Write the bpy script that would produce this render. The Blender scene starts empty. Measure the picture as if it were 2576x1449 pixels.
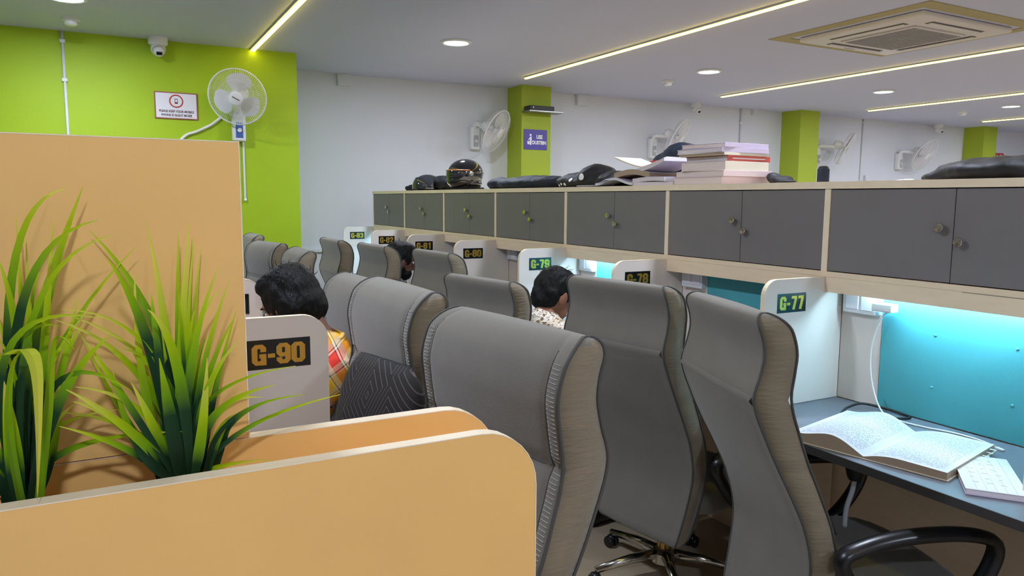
import bpy, bmesh, math, random
from mathutils import Vector, Matrix, noise
random.seed(7)
SC = bpy.context.scene
COL = SC.collection
PI = math.pi

# ---------------------------------------------------------------- camera
CAM_POS = Vector((0, 0, 1.5))
CAM_F, CAM_YAW, CAM_PITCH, CAM_ROLL = 1868.7, .4951, .1187, .0064
def make_camera():
    cy, sy, cp, sp = math.cos(CAM_YAW), math.sin(CAM_YAW), math.cos(CAM_PITCH), math.sin(CAM_PITCH)
    fw = Vector((sy*cp, cy*cp, -sp)); r = Vector((cy, -sy, 0)); u = r.cross(fw)
    R = r*math.cos(CAM_ROLL) + u*math.sin(CAM_ROLL); U = -r*math.sin(CAM_ROLL) + u*math.cos(CAM_ROLL)
    cd = bpy.data.cameras.new('camera'); cd.sensor_width = 36; cd.lens = CAM_F*36/2576; cd.clip_start = .02
    o = bpy.data.objects.new('camera', cd); COL.objects.link(o)
    o.matrix_world = Matrix(((R.x, U.x, -fw.x, CAM_POS.x), (R.y, U.y, -fw.y, CAM_POS.y), (R.z, U.z, -fw.z, CAM_POS.z), (0, 0, 0, 1)))
    SC.camera = o
make_camera()
# ---------------------------------------------------------------- light levels
SC.view_settings.view_transform = 'Standard'
SC.view_settings.look = 'None'
SC.view_settings.gamma = 1
SC.view_settings.use_curve_mapping = False
SC.view_settings.exposure = 0.12
E_DOWN, E_STRIP, E_DESK = 38.0, 11.0, 74.0        # watts of each down light, emission of the yellow ceiling strips and the desk lamps
SC.cycles.use_light_tree = False; SC.cycles.max_bounces = 6; SC.cycles.diffuse_bounces = 4; SC.cycles.glossy_bounces = 3; SC.cycles.transmission_bounces = 3; SC.cycles.transparent_max_bounces = 6
w = bpy.data.worlds.new('world'); SC.world = w; w.use_nodes = True
w.node_tree.nodes['Background'].inputs[0].default_value = (.75, .78, .8, 1)
w.node_tree.nodes['Background'].inputs[1].default_value = .25

# ---------------------------------------------------------------- materials
def lin(c):
    if isinstance(c, str):
        c = [int(c[i:i+2], 16)/255 for i in (0, 2, 4)]
    return tuple(v/12.92 if v <= .04045 else ((v+.055)/1.055)**2.4 for v in c) + (1,)
MATS = {}
def nd(nt, t, **k):
    n = nt.nodes.new(t)
    for a, v in k.items():
        if a.startswith('i_'): n.inputs[a[2:].replace('_', ' ')].default_value = v
        else: setattr(n, a, v)
    return n
def mat(name, col, rough=.5, metal=0, bump=0, bscale=60, var=0, vscale=4, emit=None, alpha=None, sheen=0, coat=0, col2=None, trans=0, spec=None, stretch=None):
    m = bpy.data.materials.new(name); m.use_nodes = True; nt = m.node_tree
    b = nt.nodes['Principled BSDF']
    c = lin(col); b.inputs['Base Color'].default_value = c
    b.inputs['Roughness'].default_value = rough; b.inputs['Metallic'].default_value = metal
    if spec is not None: b.inputs['Specular IOR Level'].default_value = spec
    if sheen: b.inputs['Sheen Weight'].default_value = sheen
    if coat: b.inputs['Coat Weight'].default_value = coat; b.inputs['Coat Roughness'].default_value = .05
    if trans: b.inputs['Transmission Weight'].default_value = trans
    if alpha is not None: b.inputs['Alpha'].default_value = alpha
    if emit: b.inputs['Emission Color'].default_value = lin(emit[0]); b.inputs['Emission Strength'].default_value = emit[1]
    tc = nd(nt, 'ShaderNodeTexCoord')
    src = tc.outputs['Object']
    if stretch:
        mp = nd(nt, 'ShaderNodeMapping'); mp.inputs['Scale'].default_value = stretch
        nt.links.new(src, mp.inputs['Vector']); src = mp.outputs['Vector']
    if var or col2:
        n = nd(nt, 'ShaderNodeTexNoise'); n.inputs['Scale'].default_value = vscale; n.inputs['Detail'].default_value = 4
        nt.links.new(src, n.inputs['Vector'])
        mx = nd(nt, 'ShaderNodeMix', data_type='RGBA')
        c2 = lin(col2) if col2 else tuple(v*(1-var) for v in c[:3]) + (1,)
        mx.inputs['A'].default_value = c; mx.inputs['B'].default_value = c2
        rp = nd(nt, 'ShaderNodeMapRange'); rp.inputs['From Min'].default_value = .35; rp.inputs['From Max'].default_value = .7
        nt.links.new(n.outputs['Fac'], rp.inputs['Value']); nt.links.new(rp.outputs['Result'], mx.inputs['Factor'])
        nt.links.new(mx.outputs['Result'], b.inputs['Base Color'])
    if bump:
        n2 = nd(nt, 'ShaderNodeTexNoise'); n2.inputs['Scale'].default_value = bscale; n2.inputs['Detail'].default_value = 3
        nt.links.new(src, n2.inputs['Vector'])
        bp = nd(nt, 'ShaderNodeBump'); bp.inputs['Strength'].default_value = bump; bp.inputs['Distance'].default_value = .01
        nt.links.new(n2.outputs['Fac'], bp.inputs['Height']); nt.links.new(bp.outputs['Normal'], b.inputs['Normal'])
    MATS[name] = m
    return m
M = MATS
mat('wall_white', 'd8dce6', .7, bump=.05, bscale=90, var=.03, vscale=1.2)
mat('wall_green', 'a3c208', .6, bump=.05, bscale=90, var=.04, vscale=1.5)
mat('ceiling_paint', 'c8cce6', .75, bump=.03, bscale=60, var=.02, vscale=.8)
mat('floor_tile', 'b6a68e', .35, var=.12, vscale=3)
mat('pillar_green', 'a2b62a', .6, bump=.05, bscale=90)
mat('strip_yellow', 'fff29a', .5, emit=('ffe050', E_STRIP))
mat('down_emit', 'ffffff', .5, emit=('e2ecff', 14)); MATS['down_emit'].cycles.emission_sampling = 'NONE'
mat('down_trim', 'e9eef0', .4)
mat('desk_emit', 'ffffff', .5, emit=('b4e4ff', E_DESK))
mat('warm_lit_laminate', 'f8c679', .42, bump=.02, bscale=120, var=.07, vscale=5, stretch=(1, 1, 1))  # laminate colour with the warm light at the near end mixed in
mat('cream_laminate', 'f2ddc0', .42, bump=.02, bscale=120, var=.06, vscale=9, stretch=(1, 1, 5))
mat('cream_edge', 'f9e9cf', .45, var=.05, vscale=20)
mat('partition_white', 'e8ddd4', .38, var=.02, vscale=5)
mat('door_grey', '7a7678', .5, bump=.02, bscale=150, var=.08, vscale=2.5)
mat('worktop', '6f7580', .42, var=.08, vscale=40)
mat('worktop_edge', '3c3a3b', .5)
mat('teal_board', '50abb4', .75, bump=.06, bscale=300, var=.06, vscale=6)
mat('chrome', 'c9c6bf', .16, metal=1)
mat('brass_chrome', 'b79a5a', .22, metal=1)
mat('chair_fabric', '736f67', .82, bump=.12, bscale=380, var=.12, vscale=6, sheen=.25)
mat('chair_side', '877c68', .82, bump=.34, bscale=38, var=.14, vscale=9, sheen=.2, stretch=(.6, .6, 3))
mat('chair_piping', '4a4a48', .7, bump=.1, bscale=300)
mat('stitch', '9a9a92', .8)
mat('black_plastic', '16171b', .32, bump=.01, bscale=200)
mat('dark_plastic', '2a2a2c', .5)
mat('plate_black', '0f1010', .22)
mat('gold_letter', 'e0b052', .38, metal=1)
mat('white_plastic', 'e4e5e8', .35)
mat('grey_plastic', 'b3b6ba', .4)
mat('fan_blade', 'e3e3ea', .3, alpha=.85)
mat('blue_sticker', '3f62a8', .5)
mat('lens', '0b0b0d', .1)
mat('sign_white', 'e6e4ec', .4)
mat('sign_brown', '9a5a4e', .5)
mat('sign_red', 'c0392f', .5)
mat('sign_purple', '4a3fa0', .45)
mat('sign_text_dark', '5a3540', .6)
mat('white_print', 'f2f2f6', .5)
mat('ac_frame', 'a89d6c', .6)
mat('ac_panel', 'd6d2d2', .45)
mat('slot_dark', '5c5758', .6)
mat('grille', '9a9899', .6)
mat('paper', 'dde0e8', .7, var=.05, vscale=30)
mat('page_edge', 'b9a48e', .8, var=.25, vscale=120, stretch=(1, 1, 40))
mat('page_edge_white', 'ebe4ee', .8, var=.2, vscale=120, stretch=(1, 1, 40))
mat('page_pink', 'f2e4e4', .8, var=.18, vscale=120, stretch=(1, 1, 40))
mat('cover_lilac', 'cfc3de', .5, var=.1)
mat('cover_pink', 'ead6da', .5, var=.1)
mat('cover_red', 'a8433c', .45)
mat('cover_cream', 'e9e2cf', .6, var=.08)
mat('helmet_black', '14161c', .12, coat=.6)
mat('helmet_lining', '0c0c0d', .9)
mat('visor', '20242a', .05, coat=1)
mat('orange_reflection', 'd07a35', .4)  # orange reflection along the visor edge, put into the trim colour
mat('cloth_black', '0d0f12', .85, bump=.35, bscale=25, spec=.25)
mat('cloth_navy', '121c2c', .7, bump=.35, bscale=22, spec=.35)
mat('nylon_black', '121217', .62, bump=.3, bscale=20, spec=.35)
mat('skin', '8a5a42', .55, var=.08, vscale=20)
mat('skin_dark', '6b4334', .55, var=.08, vscale=20)
mat('hair', '08090b', .55, spec=.25, bump=.6, bscale=160, stretch=(1, 1, .15))
mat('trousers', '2b2d33', .85, bump=.1, bscale=120)
mat('grey_shirt', '7f7d80', .85, bump=.15, bscale=60)
mat('eye_white', 'e8e6e2', .3)
mat('lip', '7a4438', .5)
mat('cable_white', 'e8e6e0', .5)
mat('cable_black', '18181a', .5)
mat('soil', '3b3a2a', .9, bump=.6, bscale=80)
mat('pvc', 'd9dce0', .45)
mat('steel_grey', '8c8a85', .35, metal=.8)

def mat_leaf():
    m = bpy.data.materials.new('leaf'); m.use_nodes = True; nt = m.node_tree; b = nt.nodes['Principled BSDF']
    at = nd(nt, 'ShaderNodeAttribute', attribute_name='along')
    rp = nd(nt, 'ShaderNodeValToRGB'); e = rp.color_ramp.elements
    e[0].position = .0; e[0].color = lin('17351f'); e[1].position = 1; e[1].color = lin('e2e05a')
    for p, c in ((.34, '21492a'), (.5, '7fb00a'), (.74, 'b6d208')):
        x = e.new(p); x.color = lin(c)
    oi = nd(nt, 'ShaderNodeObjectInfo'); mr = nd(nt, 'ShaderNodeMapRange')
    mr.inputs['To Min'].default_value = -.22; mr.inputs['To Max'].default_value = .18
    nt.links.new(oi.outputs['Random'], mr.inputs['Value'])
    ad = nd(nt, 'ShaderNodeMath', operation='ADD'); nt.links.new(at.outputs['Fac'], ad.inputs[0]); nt.links.new(mr.outputs['Result'], ad.inputs[1])
    nt.links.new(ad.outputs[0], rp.inputs['Fac'])
    nt.links.new(rp.outputs['Color'], b.inputs['Base Color']); b.inputs['Roughness'].default_value = .5; b.inputs['Specular IOR Level'].default_value = .3
    b.inputs['Subsurface Weight'].default_value = 0
    tr = nd(nt, 'ShaderNodeBsdfTranslucent'); nt.links.new(rp.outputs['Color'], tr.inputs['Color'])
    mx = nd(nt, 'ShaderNodeMixShader'); mx.inputs[0].default_value = .25
    nt.links.new(b.outputs[0], mx.inputs[1]); nt.links.new(tr.outputs[0], mx.inputs[2])
    nt.links.new(mx.outputs[0], nt.nodes['Material Output'].inputs['Surface'])
    MATS['leaf'] = m
mat_leaf()
def bands(nt, val, stops):
    rp = nd(nt, 'ShaderNodeValToRGB'); rp.color_ramp.interpolation = 'CONSTANT'
    e = rp.color_ramp.elements
    e[0].position = 0; e[0].color = lin(stops[0][1]); e[1].position = stops[1][0]; e[1].color = lin(stops[1][1])
    for p, c in stops[2:]:
        x = e.new(p); x.color = lin(c)
    nt.links.new(val, rp.inputs['Fac']); return rp.outputs['Color']
def mat_plaid():
    m = bpy.data.materials.new('plaid_shirt'); m.use_nodes = True; nt = m.node_tree; b = nt.nodes['Principled BSDF']
    tc = nd(nt, 'ShaderNodeTexCoord'); mp = nd(nt, 'ShaderNodeMapping')
    mp.inputs['Rotation'].default_value = (.2, .5, .3)
    nt.links.new(tc.outputs['Object'], mp.inputs['Vector'])
    sp = nd(nt, 'ShaderNodeSeparateXYZ'); nt.links.new(mp.outputs['Vector'], sp.inputs['Vector'])
    def fr(o, s):
        a = nd(nt, 'ShaderNodeMath', operation='MULTIPLY'); a.inputs[1].default_value = s; nt.links.new(o, a.inputs[0])
        f = nd(nt, 'ShaderNodeMath', operation='FRACT'); nt.links.new(a.outputs[0], f.inputs[0]); return f.outputs[0]
    st = [(0, 'ffc400'), (.28, 'f0dcb0'), (.32, '2b2420'), (.35, 'e8c49c'), (.5, 'e03426'), (.76, '2b2420'), (.79, 'eadcc0'), (.84, '2b2420'), (.87, 'dcbf9a')]
    c1 = bands(nt, fr(sp.outputs['X'], 9.5), st); c2 = bands(nt, fr(sp.outputs['Z'], 9.5), st)
    mx = nd(nt, 'ShaderNodeMix', data_type='RGBA'); mx.inputs['Factor'].default_value = .45
    nt.links.new(c1, mx.inputs['A']); nt.links.new(c2, mx.inputs['B']); nt.links.new(mx.outputs['Result'], b.inputs['Base Color'])
    b.inputs['Roughness'].default_value = .85; MATS['plaid_shirt'] = m
mat_plaid()
def mat_floral():
    m = bpy.data.materials.new('floral_shirt'); m.use_nodes = True; nt = m.node_tree; b = nt.nodes['Principled BSDF']
    tc = nd(nt, 'ShaderNodeTexCoord')
    n = nd(nt, 'ShaderNodeTexNoise'); n.inputs['Scale'].default_value = 55; n.inputs['Detail'].default_value = 2
    n2 = nd(nt, 'ShaderNodeTexNoise'); n2.inputs['Scale'].default_value = 9
    nt.links.new(tc.outputs['Object'], n.inputs['Vector']); nt.links.new(tc.outputs['Object'], n2.inputs['Vector'])
    c = bands(nt, n.outputs['Fac'], [(0, '6a5a48'), (.38, 'a98f6c'), (.43, 'e6dfd4'), (.6, 'c9b79a'), (.66, '8d8fa8')])
    mx = nd(nt, 'ShaderNodeMix', data_type='RGBA', blend_type='MULTIPLY'); mx.inputs['Factor'].default_value = .5
    c2 = bands(nt, n2.outputs['Fac'], [(0, 'efe2c4'), (.5, 'ffffff')])
    nt.links.new(c, mx.inputs['A']); nt.links.new(c2, mx.inputs['B']); nt.links.new(mx.outputs['Result'], b.inputs['Base Color'])
    b.inputs['Roughness'].default_value = .85; MATS['floral_shirt'] = m
mat_floral()
def mat_contour():
    m = bpy.data.materials.new('contour_fabric'); m.use_nodes = True; nt = m.node_tree; b = nt.nodes['Principled BSDF']
    tc = nd(nt, 'ShaderNodeTexCoord'); mp = nd(nt, 'ShaderNodeMapping'); mp.inputs['Scale'].default_value = (1, 6.6, 4.4); mp.inputs['Rotation'].default_value = (.35, 0, 0)
    nt.links.new(tc.outputs['Object'], mp.inputs['Vector'])
    v = nd(nt, 'ShaderNodeTexVoronoi', voronoi_dimensions='3D', distance='MANHATTAN'); v.inputs['Scale'].default_value = 1; v.inputs['Randomness'].default_value = .35
    nt.links.new(mp.outputs['Vector'], v.inputs['Vector'])
    a = nd(nt, 'ShaderNodeMath', operation='MULTIPLY'); a.inputs[1].default_value = 9; nt.links.new(v.outputs['Distance'], a.inputs[0])
    f = nd(nt, 'ShaderNodeMath', operation='FRACT'); nt.links.new(a.outputs[0], f.inputs[0])
    c = bands(nt, f.outputs[0], [(0, '1b1718'), (.8, '5c544e'), (.93, '1b1718')])
    nt.links.new(c, b.inputs['Base Color']); b.inputs['Roughness'].default_value = .8; MATS['contour_fabric'] = m
mat_contour()
def mat_text_page():
    m = bpy.data.materials.new('printed_page'); m.use_nodes = True; nt = m.node_tree; b = nt.nodes['Principled BSDF']
    uv = nd(nt, 'ShaderNodeUVMap'); sp = nd(nt, 'ShaderNodeSeparateXYZ'); nt.links.new(uv.outputs[0], sp.inputs[0])
    a = nd(nt, 'ShaderNodeMath', operation='MULTIPLY'); a.inputs[1].default_value = 38; nt.links.new(sp.outputs['Y'], a.inputs[0])
    f = nd(nt, 'ShaderNodeMath', operation='FRACT'); nt.links.new(a.outputs[0], f.inputs[0])
    g = nd(nt, 'ShaderNodeMath', operation='GREATER_THAN'); g.inputs[1].default_value = .55; nt.links.new(f.outputs[0], g.inputs[0])
    mp = nd(nt, 'ShaderNodeMapping'); mp.inputs['Scale'].default_value = (34, 38, 1); nt.links.new(uv.outputs[0], mp.inputs[0])
    n = nd(nt, 'ShaderNodeTexNoise'); n.inputs['Scale'].default_value = 1.3; nt.links.new(mp.outputs[0], n.inputs['Vector'])
    g2 = nd(nt, 'ShaderNodeMath', operation='GREATER_THAN'); g2.inputs[1].default_value = .48; nt.links.new(n.outputs['Fac'], g2.inputs[0])
    def rng(o, lo, hi):
        x = nd(nt, 'ShaderNodeMath', operation='GREATER_THAN'); x.inputs[1].default_value = lo; nt.links.new(o, x.inputs[0])
        y = nd(nt, 'ShaderNodeMath', operation='LESS_THAN'); y.inputs[1].default_value = hi; nt.links.new(o, y.inputs[0])
        z = nd(nt, 'ShaderNodeMath', operation='MULTIPLY'); nt.links.new(x.outputs[0], z.inputs[0]); nt.links.new(y.outputs[0], z.inputs[1]); return z.outputs[0]
    def mul(p, q):
        z = nd(nt, 'ShaderNodeMath', operation='MULTIPLY'); nt.links.new(p, z.inputs[0]); nt.links.new(q, z.inputs[1]); return z.outputs[0]
    k = mul(mul(g.outputs[0], g2.outputs[0]), mul(rng(sp.outputs['X'], .08, .92), rng(sp.outputs['Y'], .06, .95)))
    mx = nd(nt, 'ShaderNodeMix', data_type='RGBA'); mx.inputs['A'].default_value = lin('d6dae4'); mx.inputs['B'].default_value = lin('989dab')
    nt.links.new(k, mx.inputs['Factor']); nt.links.new(mx.outputs['Result'], b.inputs['Base Color']); b.inputs['Roughness'].default_value = .7
    MATS['printed_page'] = m
mat_text_page()

# ---------------------------------------------------------------- mesh helpers
class MB:
    def __init__(s): s.v = []; s.f = []
    def add(s, vs, fs):
        o = len(s.v); s.v += [tuple(v) for v in vs]; s.f += [tuple(i+o for i in f) for f in fs]; return s
    def box(s, x0, x1, y0, y1, z0, z1):
        return s.add([(x0,y0,z0),(x1,y0,z0),(x1,y1,z0),(x0,y1,z0),(x0,y0,z1),(x1,y0,z1),(x1,y1,z1),(x0,y1,z1)],
                     [(0,3,2,1),(4,5,6,7),(0,1,5,4),(1,2,6,5),(2,3,7,6),(3,0,4,7)])
    def rbox(s, x0, x1, y0, y1, z0, z1, b):
        bm = bmesh.new(); bmesh.ops.create_cube(bm, size=1)
        for v in bm.verts: v.co = ((x0+x1)/2+v.co.x*(x1-x0), (y0+y1)/2+v.co.y*(y1-y0), (z0+z1)/2+v.co.z*(z1-z0))
        bmesh.ops.bevel(bm, geom=bm.edges[:], offset=b, segments=3, profile=.5, affect='EDGES')
        bm.verts.index_update(); s.add([v.co for v in bm.verts], [[v.index for v in f.verts] for f in bm.faces]); bm.free(); return s
    def prism(s, pts, axis, a, b):
        n = len(pts)
        def p(q, t): return {'x': (t, q[0], q[1]), 'y': (q[0], t, q[1]), 'z': (q[0], q[1], t)}[axis]
        return s.add([p(q, a) for q in pts]+[p(q, b) for q in pts],
                     [tuple(range(n)), tuple(reversed(range(n, 2*n)))]+[(i, i+n, (i+1) % n+n, (i+1) % n) for i in range(n)])
    def rings(s, rs, cap=True, closed=False):
        n = len(rs[0]); o = [q for r in rs for q in r]; f = []
        k = len(rs)
        for i in range(k if closed else k-1):
            j = (i+1) % k
            f += [(i*n+a, i*n+(a+1) % n, j*n+(a+1) % n, j*n+a) for a in range(n)]
        if cap and not closed: f += [tuple(reversed(range(n))), tuple(range((k-1)*n, k*n))]
        return s.add(o, f)
    def tube(s, path, r, n=8, closed=False, flat=1.0, up=Vector((0, 0, 1))):
        P = [Vector(p) for p in path]; k = len(P); rs = []
        R = r if isinstance(r, (list, tuple)) else [r]*k
        pu = None
        for i in range(k):
            if closed: t = P[(i+1) % k]-P[i-1]
            else: t = P[min(i+1, k-1)]-P[max(i-1, 0)]
            t = t.normalized() if t.length > 1e-9 else Vector((0, 0, 1))
            a = (pu if pu is not None else up); a = a-t*a.dot(t)
            if a.length < 1e-4: a = Vector((1, 0, 0)); a = a-t*a.dot(t)
            if a.length < 1e-4: a = Vector((0, 1, 0))
            a.normalize(); b = t.cross(a); pu = a
            rs.append([P[i]+a*R[i]*math.cos(2*PI*q/n)+b*R[i]*flat*math.sin(2*PI*q/n) for q in range(n)])
        return s.rings(rs, closed=closed)
    def lathe(s, prof, n=24, c=(0, 0, 0), ax=None):
        rs = [[(r*math.cos(2*PI*a/n), r*math.sin(2*PI*a/n), z) for a in range(n)] for r, z in prof]
        if ax is not None:
            q = Vector((0, 0, 1)).rotation_difference(Vector(ax).normalized())
            rs = [[q @ Vector(p) for p in r] for r in rs]
        c = Vector(c)
        return s.rings([[Vector(p)+c for p in r] for r in rs])
    def ell(s, c, r, n=16, rot=None):
        c = Vector(c); rs = []
        for i in range(n+1):
            t = PI*i/n; z = -math.cos(t); q = max(math.sin(t), 1e-3)
            ring = [Vector((r[0]*q*math.cos(2*PI*a/(2*n)), r[1]*q*math.sin(2*PI*a/(2*n)), r[2]*z)) for a in range(2*n)]
            if rot: ring = [rot @ p for p in ring]
            rs.append([p+c for p in ring])
        return s.rings(rs)
    def cap(s, p0, r0, p1, r1, n=14):
        p0 = Vector(p0); p1 = Vector(p1); d = (p1-p0); L = max(d.length, 1e-5); q = Vector((0, 0, 1)).rotation_difference(d.normalized())
        rs = []
        for i in range(6): t = -PI/2+PI/2*i/5; rs.append((max(r0*math.cos(t), 1e-4), r0*math.sin(t)))
        for i in range(6): t = PI/2*i/5; rs.append((max(r1*math.cos(t), 1e-4), L+r1*math.sin(t)))
        return s.rings([[q @ Vector((r*math.cos(2*PI*a/n), r*math.sin(2*PI*a/n), z))+p0 for a in range(n)] for r, z in rs])
    def mesh(s, name, smooth=False):
        me = bpy.data.meshes.new(name); me.from_pydata(s.v, [], s.f); me.validate(); me.update()
        bm = bmesh.new(); bm.from_mesh(me); bmesh.ops.recalc_face_normals(bm, faces=bm.faces[:]); bm.to_mesh(me); bm.free()
        if smooth:
            if smooth is True: me.polygons.foreach_set('use_smooth', [True]*len(me.polygons))
            else: me.shade_smooth() if hasattr(me, 'shade_smooth') else None
            if smooth == 'auto':
                me.polygons.foreach_set('use_smooth', [True]*len(me.polygons)); me.set_sharp_from_angle(angle=math.radians(40))
        return me
    def build(s, name, m, parent=None, smooth=False, loc=None):
        return link(name, s.mesh(name, smooth), m, parent, loc)
def link(name, me, m, parent=None, loc=None):
    me.materials.clear(); me.materials.append(M[m] if isinstance(m, str) else m)
    o = bpy.data.objects.new(name, me); COL.objects.link(o)
    if parent: o.parent = parent
    if loc is not None: o.location = loc
    return o
def tag(o, label=None, cat=None, group=None, kind=None):
    for k, v in (('label', label), ('category', cat), ('group', group), ('kind', kind)):
        if v: o[k] = v
    return o
def thing(name, label, cat, loc=(0, 0, 0), rz=0, group=None):
    o = bpy.data.objects.new(name, None); o.empty_display_size = .05; COL.objects.link(o)
    o.location = loc; o.rotation_euler = (0, 0, rz)
    return tag(o, label, cat, group)
def dup(root, loc, rz, label, group=None, parent=None):
    r = root.copy(); COL.objects.link(r); r.location = loc; r.rotation_euler = (0, 0, rz); r['label'] = label
    if group: r['group'] = group
    for ch in root.children:
        c = ch.copy(); COL.objects.link(c); c.parent = r
        for g in ch.children:
            d = g.copy(); COL.objects.link(d); d.parent = c
    return r
def struct(name, mb, m, label, cat, smooth=False):
    return tag(mb.build(name, m, smooth=smooth), label, cat, None, 'structure')
BAKE = bpy.data.scenes.new('bake')          # scratch scene for evaluating modifiers and text, removed at the end
def baked(ob):
    with bpy.context.temp_override(scene=BAKE, view_layer=BAKE.view_layers[0]):
        dg = bpy.context.evaluated_depsgraph_get(); dg.update()
        return bpy.data.meshes.new_from_object(ob.evaluated_get(dg))
def remesh(mb, name, m, vox, parent=None, smooth_it=4, disp=None):
    me = mb.mesh('tmp'); ob = bpy.data.objects.new('tmp', me); BAKE.collection.objects.link(ob)
    r = ob.modifiers.new('r', 'REMESH'); r.mode = 'VOXEL'; r.voxel_size = vox
    s = ob.modifiers.new('s', 'SMOOTH'); s.iterations = smooth_it; s.factor = .5
    out = baked(ob); bpy.data.objects.remove(ob); bpy.data.meshes.remove(me)
    if disp:
        new = [disp(Vector(v.co), Vector(n.vector)) for v, n in zip(out.vertices, out.vertex_normals)]
        out.vertices.foreach_set('co', [q for c in new for q in c])
    out.polygons.foreach_set('use_smooth', [True]*len(out.polygons)); out.update()
    return link(name, out, m, parent)
def text_mesh(s, size, bold=0.0, width=1.0, depth=.0008):
    cu = bpy.data.curves.new('t', 'FONT'); cu.body = s; cu.size = size; cu.align_x = 'CENTER'; cu.align_y = 'CENTER'
    cu.offset = bold; cu.extrude = depth; cu.resolution_u = 3
    ob = bpy.data.objects.new('t', cu); BAKE.collection.objects.link(ob)
    me = baked(ob); bpy.data.objects.remove(ob); bpy.data.curves.remove(cu)
    for v in me.vertices: v.co.x *= width
    return me
def stand_text(me, c, rz=0):
    # lays text (x right, y up) on a vertical face whose viewer looks along +Y (turned by rz); keeps world coordinates
    R = Matrix.Rotation(rz, 4, 'Z') @ Matrix.Rotation(PI/2, 4, 'X')
    me.transform(Matrix.Translation(Vector(c)) @ R); return me
def smooth_path(pts, n=8, closed=False):
    P = [Vector(p) for p in pts]; out = []; k = len(P)
    for i in range(k if closed else k-1):
        if closed: a, b, c, d = P[i-1], P[i], P[(i+1) % k], P[(i+2) % k]
        else: a, b, c, d = P[max(i-1, 0)], P[i], P[i+1], P[min(i+2, k-1)]
        for j in range(n):
            t = j/n
            out.append(.5*((2*b)+(c-a)*t+(2*a-5*b+4*c-d)*t*t+(3*b-a-3*c+d)*t**3))
    if not closed: out.append(P[-1])
    return out
def lerp_table(tab, z):
    if z <= tab[0][0]: return tab[0][1]
    for (a, va), (b, vb) in zip(tab, tab[1:]):
        if z <= b:
            t = (z-a)/(b-a); t = t*t*(3-2*t); return va+(vb-va)*t
    return tab[-1][1]

# ---------------------------------------------------------------- the room
HC, YG, YW = 2.8, 7.03, 7.945
XL, XR, YF = -3.2, 17.5, -3.6
struct('floor', MB().box(XL, XR, YF, YW, -.06, 0), 'floor_tile', 'beige polished floor under the study desks', 'floor')
struct('ceiling', MB().box(XL, XR, YF, YW+.2, HC, HC+.12), 'ceiling_paint', 'flat pale grey painted ceiling over the whole reading room', 'ceiling')
struct('wall_back', MB().box(1.0, XR, YW, YW+.15, 0, HC), 'wall_white', 'long white painted back wall carrying the wall fans', 'wall')
struct('wall_green', MB().box(XL, 1.56, YG, YW+.15, 0, HC), 'wall_green', 'lime green painted wall with fan and notice', 'wall')
struct('wall_left', MB().box(XL-.15, XL, YF, YW, 0, HC), 'wall_white', 'white side wall left of the camera', 'wall')
struct('wall_right', MB().box(XR, XR+.15, YF, YW, 0, HC), 'wall_white', 'far white end wall at the right', 'wall')
struct('wall_front', MB().box(XL, XR, YF-.15, YF, 0, HC), 'wall_white', 'white wall behind the camera', 'wall')
struct('trim_1', MB().rbox(1.57, 3.0, YW-.03, YW, .93, .965, .004), 'wall_white', 'thin white ledge along the back wall beside the last booth', 'trim')
for i, (x, lab) in enumerate(((4.215, 'green pillar with purple dustbin sign and small device shelf'), (8.79, 'green pillar behind the small black bottle'), (13.32, 'rightmost distant green pillar above the black bag'))):
    tag(MB().box(x, x+.39, 7.6, YW, 0, HC).build('pillar', 'pillar_green'), lab, 'pillar', None, 'structure')

# ---------------------------------------------------------------- ceiling lights
strip_lab = ['yellow light strip in the ceiling ending at the green wall', 'yellow ceiling light strip ending above the first green pillar', 'yellow ceiling light strip running past the air conditioner on its far side',
             'yellow ceiling light strip ending above the second fan from the right', 'short far yellow ceiling light strip at the right edge']
for k in range(5):
    x = 1.182+2.805*k; y1 = YG if k == 0 else 7.11
    t = thing('ceiling_light_strip', strip_lab[k], 'light', (x, 0, HC), 0, 'yellow ceiling strips')
    MB().box(-.015, .015, YF+.3, y1-.003, -.022, -.004).build('diffuser', 'strip_yellow', t)
    for x0 in (-.023, .015): MB().box(x0, x0+.008, YF+.3, y1-.002, -.012, 0).build('channel_rail', 'grey_plastic', t)
dl_lab = {0: 'round ceiling light cut by the top edge above the smoke detector', 1: 'round ceiling light nearest the helmet, left of the long yellow strip', 2: 'round ceiling light above the stack of books', 3: 'round ceiling light left of the far yellow strip', 4: 'round ceiling light at the right edge'}
rows = [(5.84, [-.183, 2.61, 5.395, 8.132, 10.806, 13.5]), (2.3, [-.183, 2.61, 8.13, 10.8, 13.5]), (-1.2, [-.183, 2.61, 5.395, 8.13, 13.5])]
trim_me = MB().lathe([(.128, -.0005), (.128, -.012), (.112, -.018), (.098, -.012), (.098, -.0005)], 32).mesh('trim', True)
lamp_me = MB().lathe([(.0005, -.0105), (.097, -.0105), (.097, -.004), (.0005, -.004)], 32).mesh('lamp')
LAMP = bpy.data.lights.new('lamp_light', 'AREA'); LAMP.shape = 'DISK'; LAMP.size = .19; LAMP.energy = E_DOWN; LAMP.color = lin('e2ecff')[:3]
for ry, xs in rows:
    for i, x in enumerate(xs):
        lab = dl_lab.get(i) if ry == 5.84 and i < 5 else 'round ceiling light outside the picture'
        t = thing('ceiling_downlight', lab, 'light', (x, ry, HC), 0, 'round ceiling lights' if ry == 5.84 and i < 5 else 'round ceiling lights outside the picture')
        link('trim_ring', trim_me, 'down_trim', t); link('lamp', lamp_me, 'down_emit', t)
        la = bpy.data.objects.new('lamp_light', LAMP); COL.objects.link(la); la.parent = t; la.location = (0, 0, -.0195)
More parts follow.
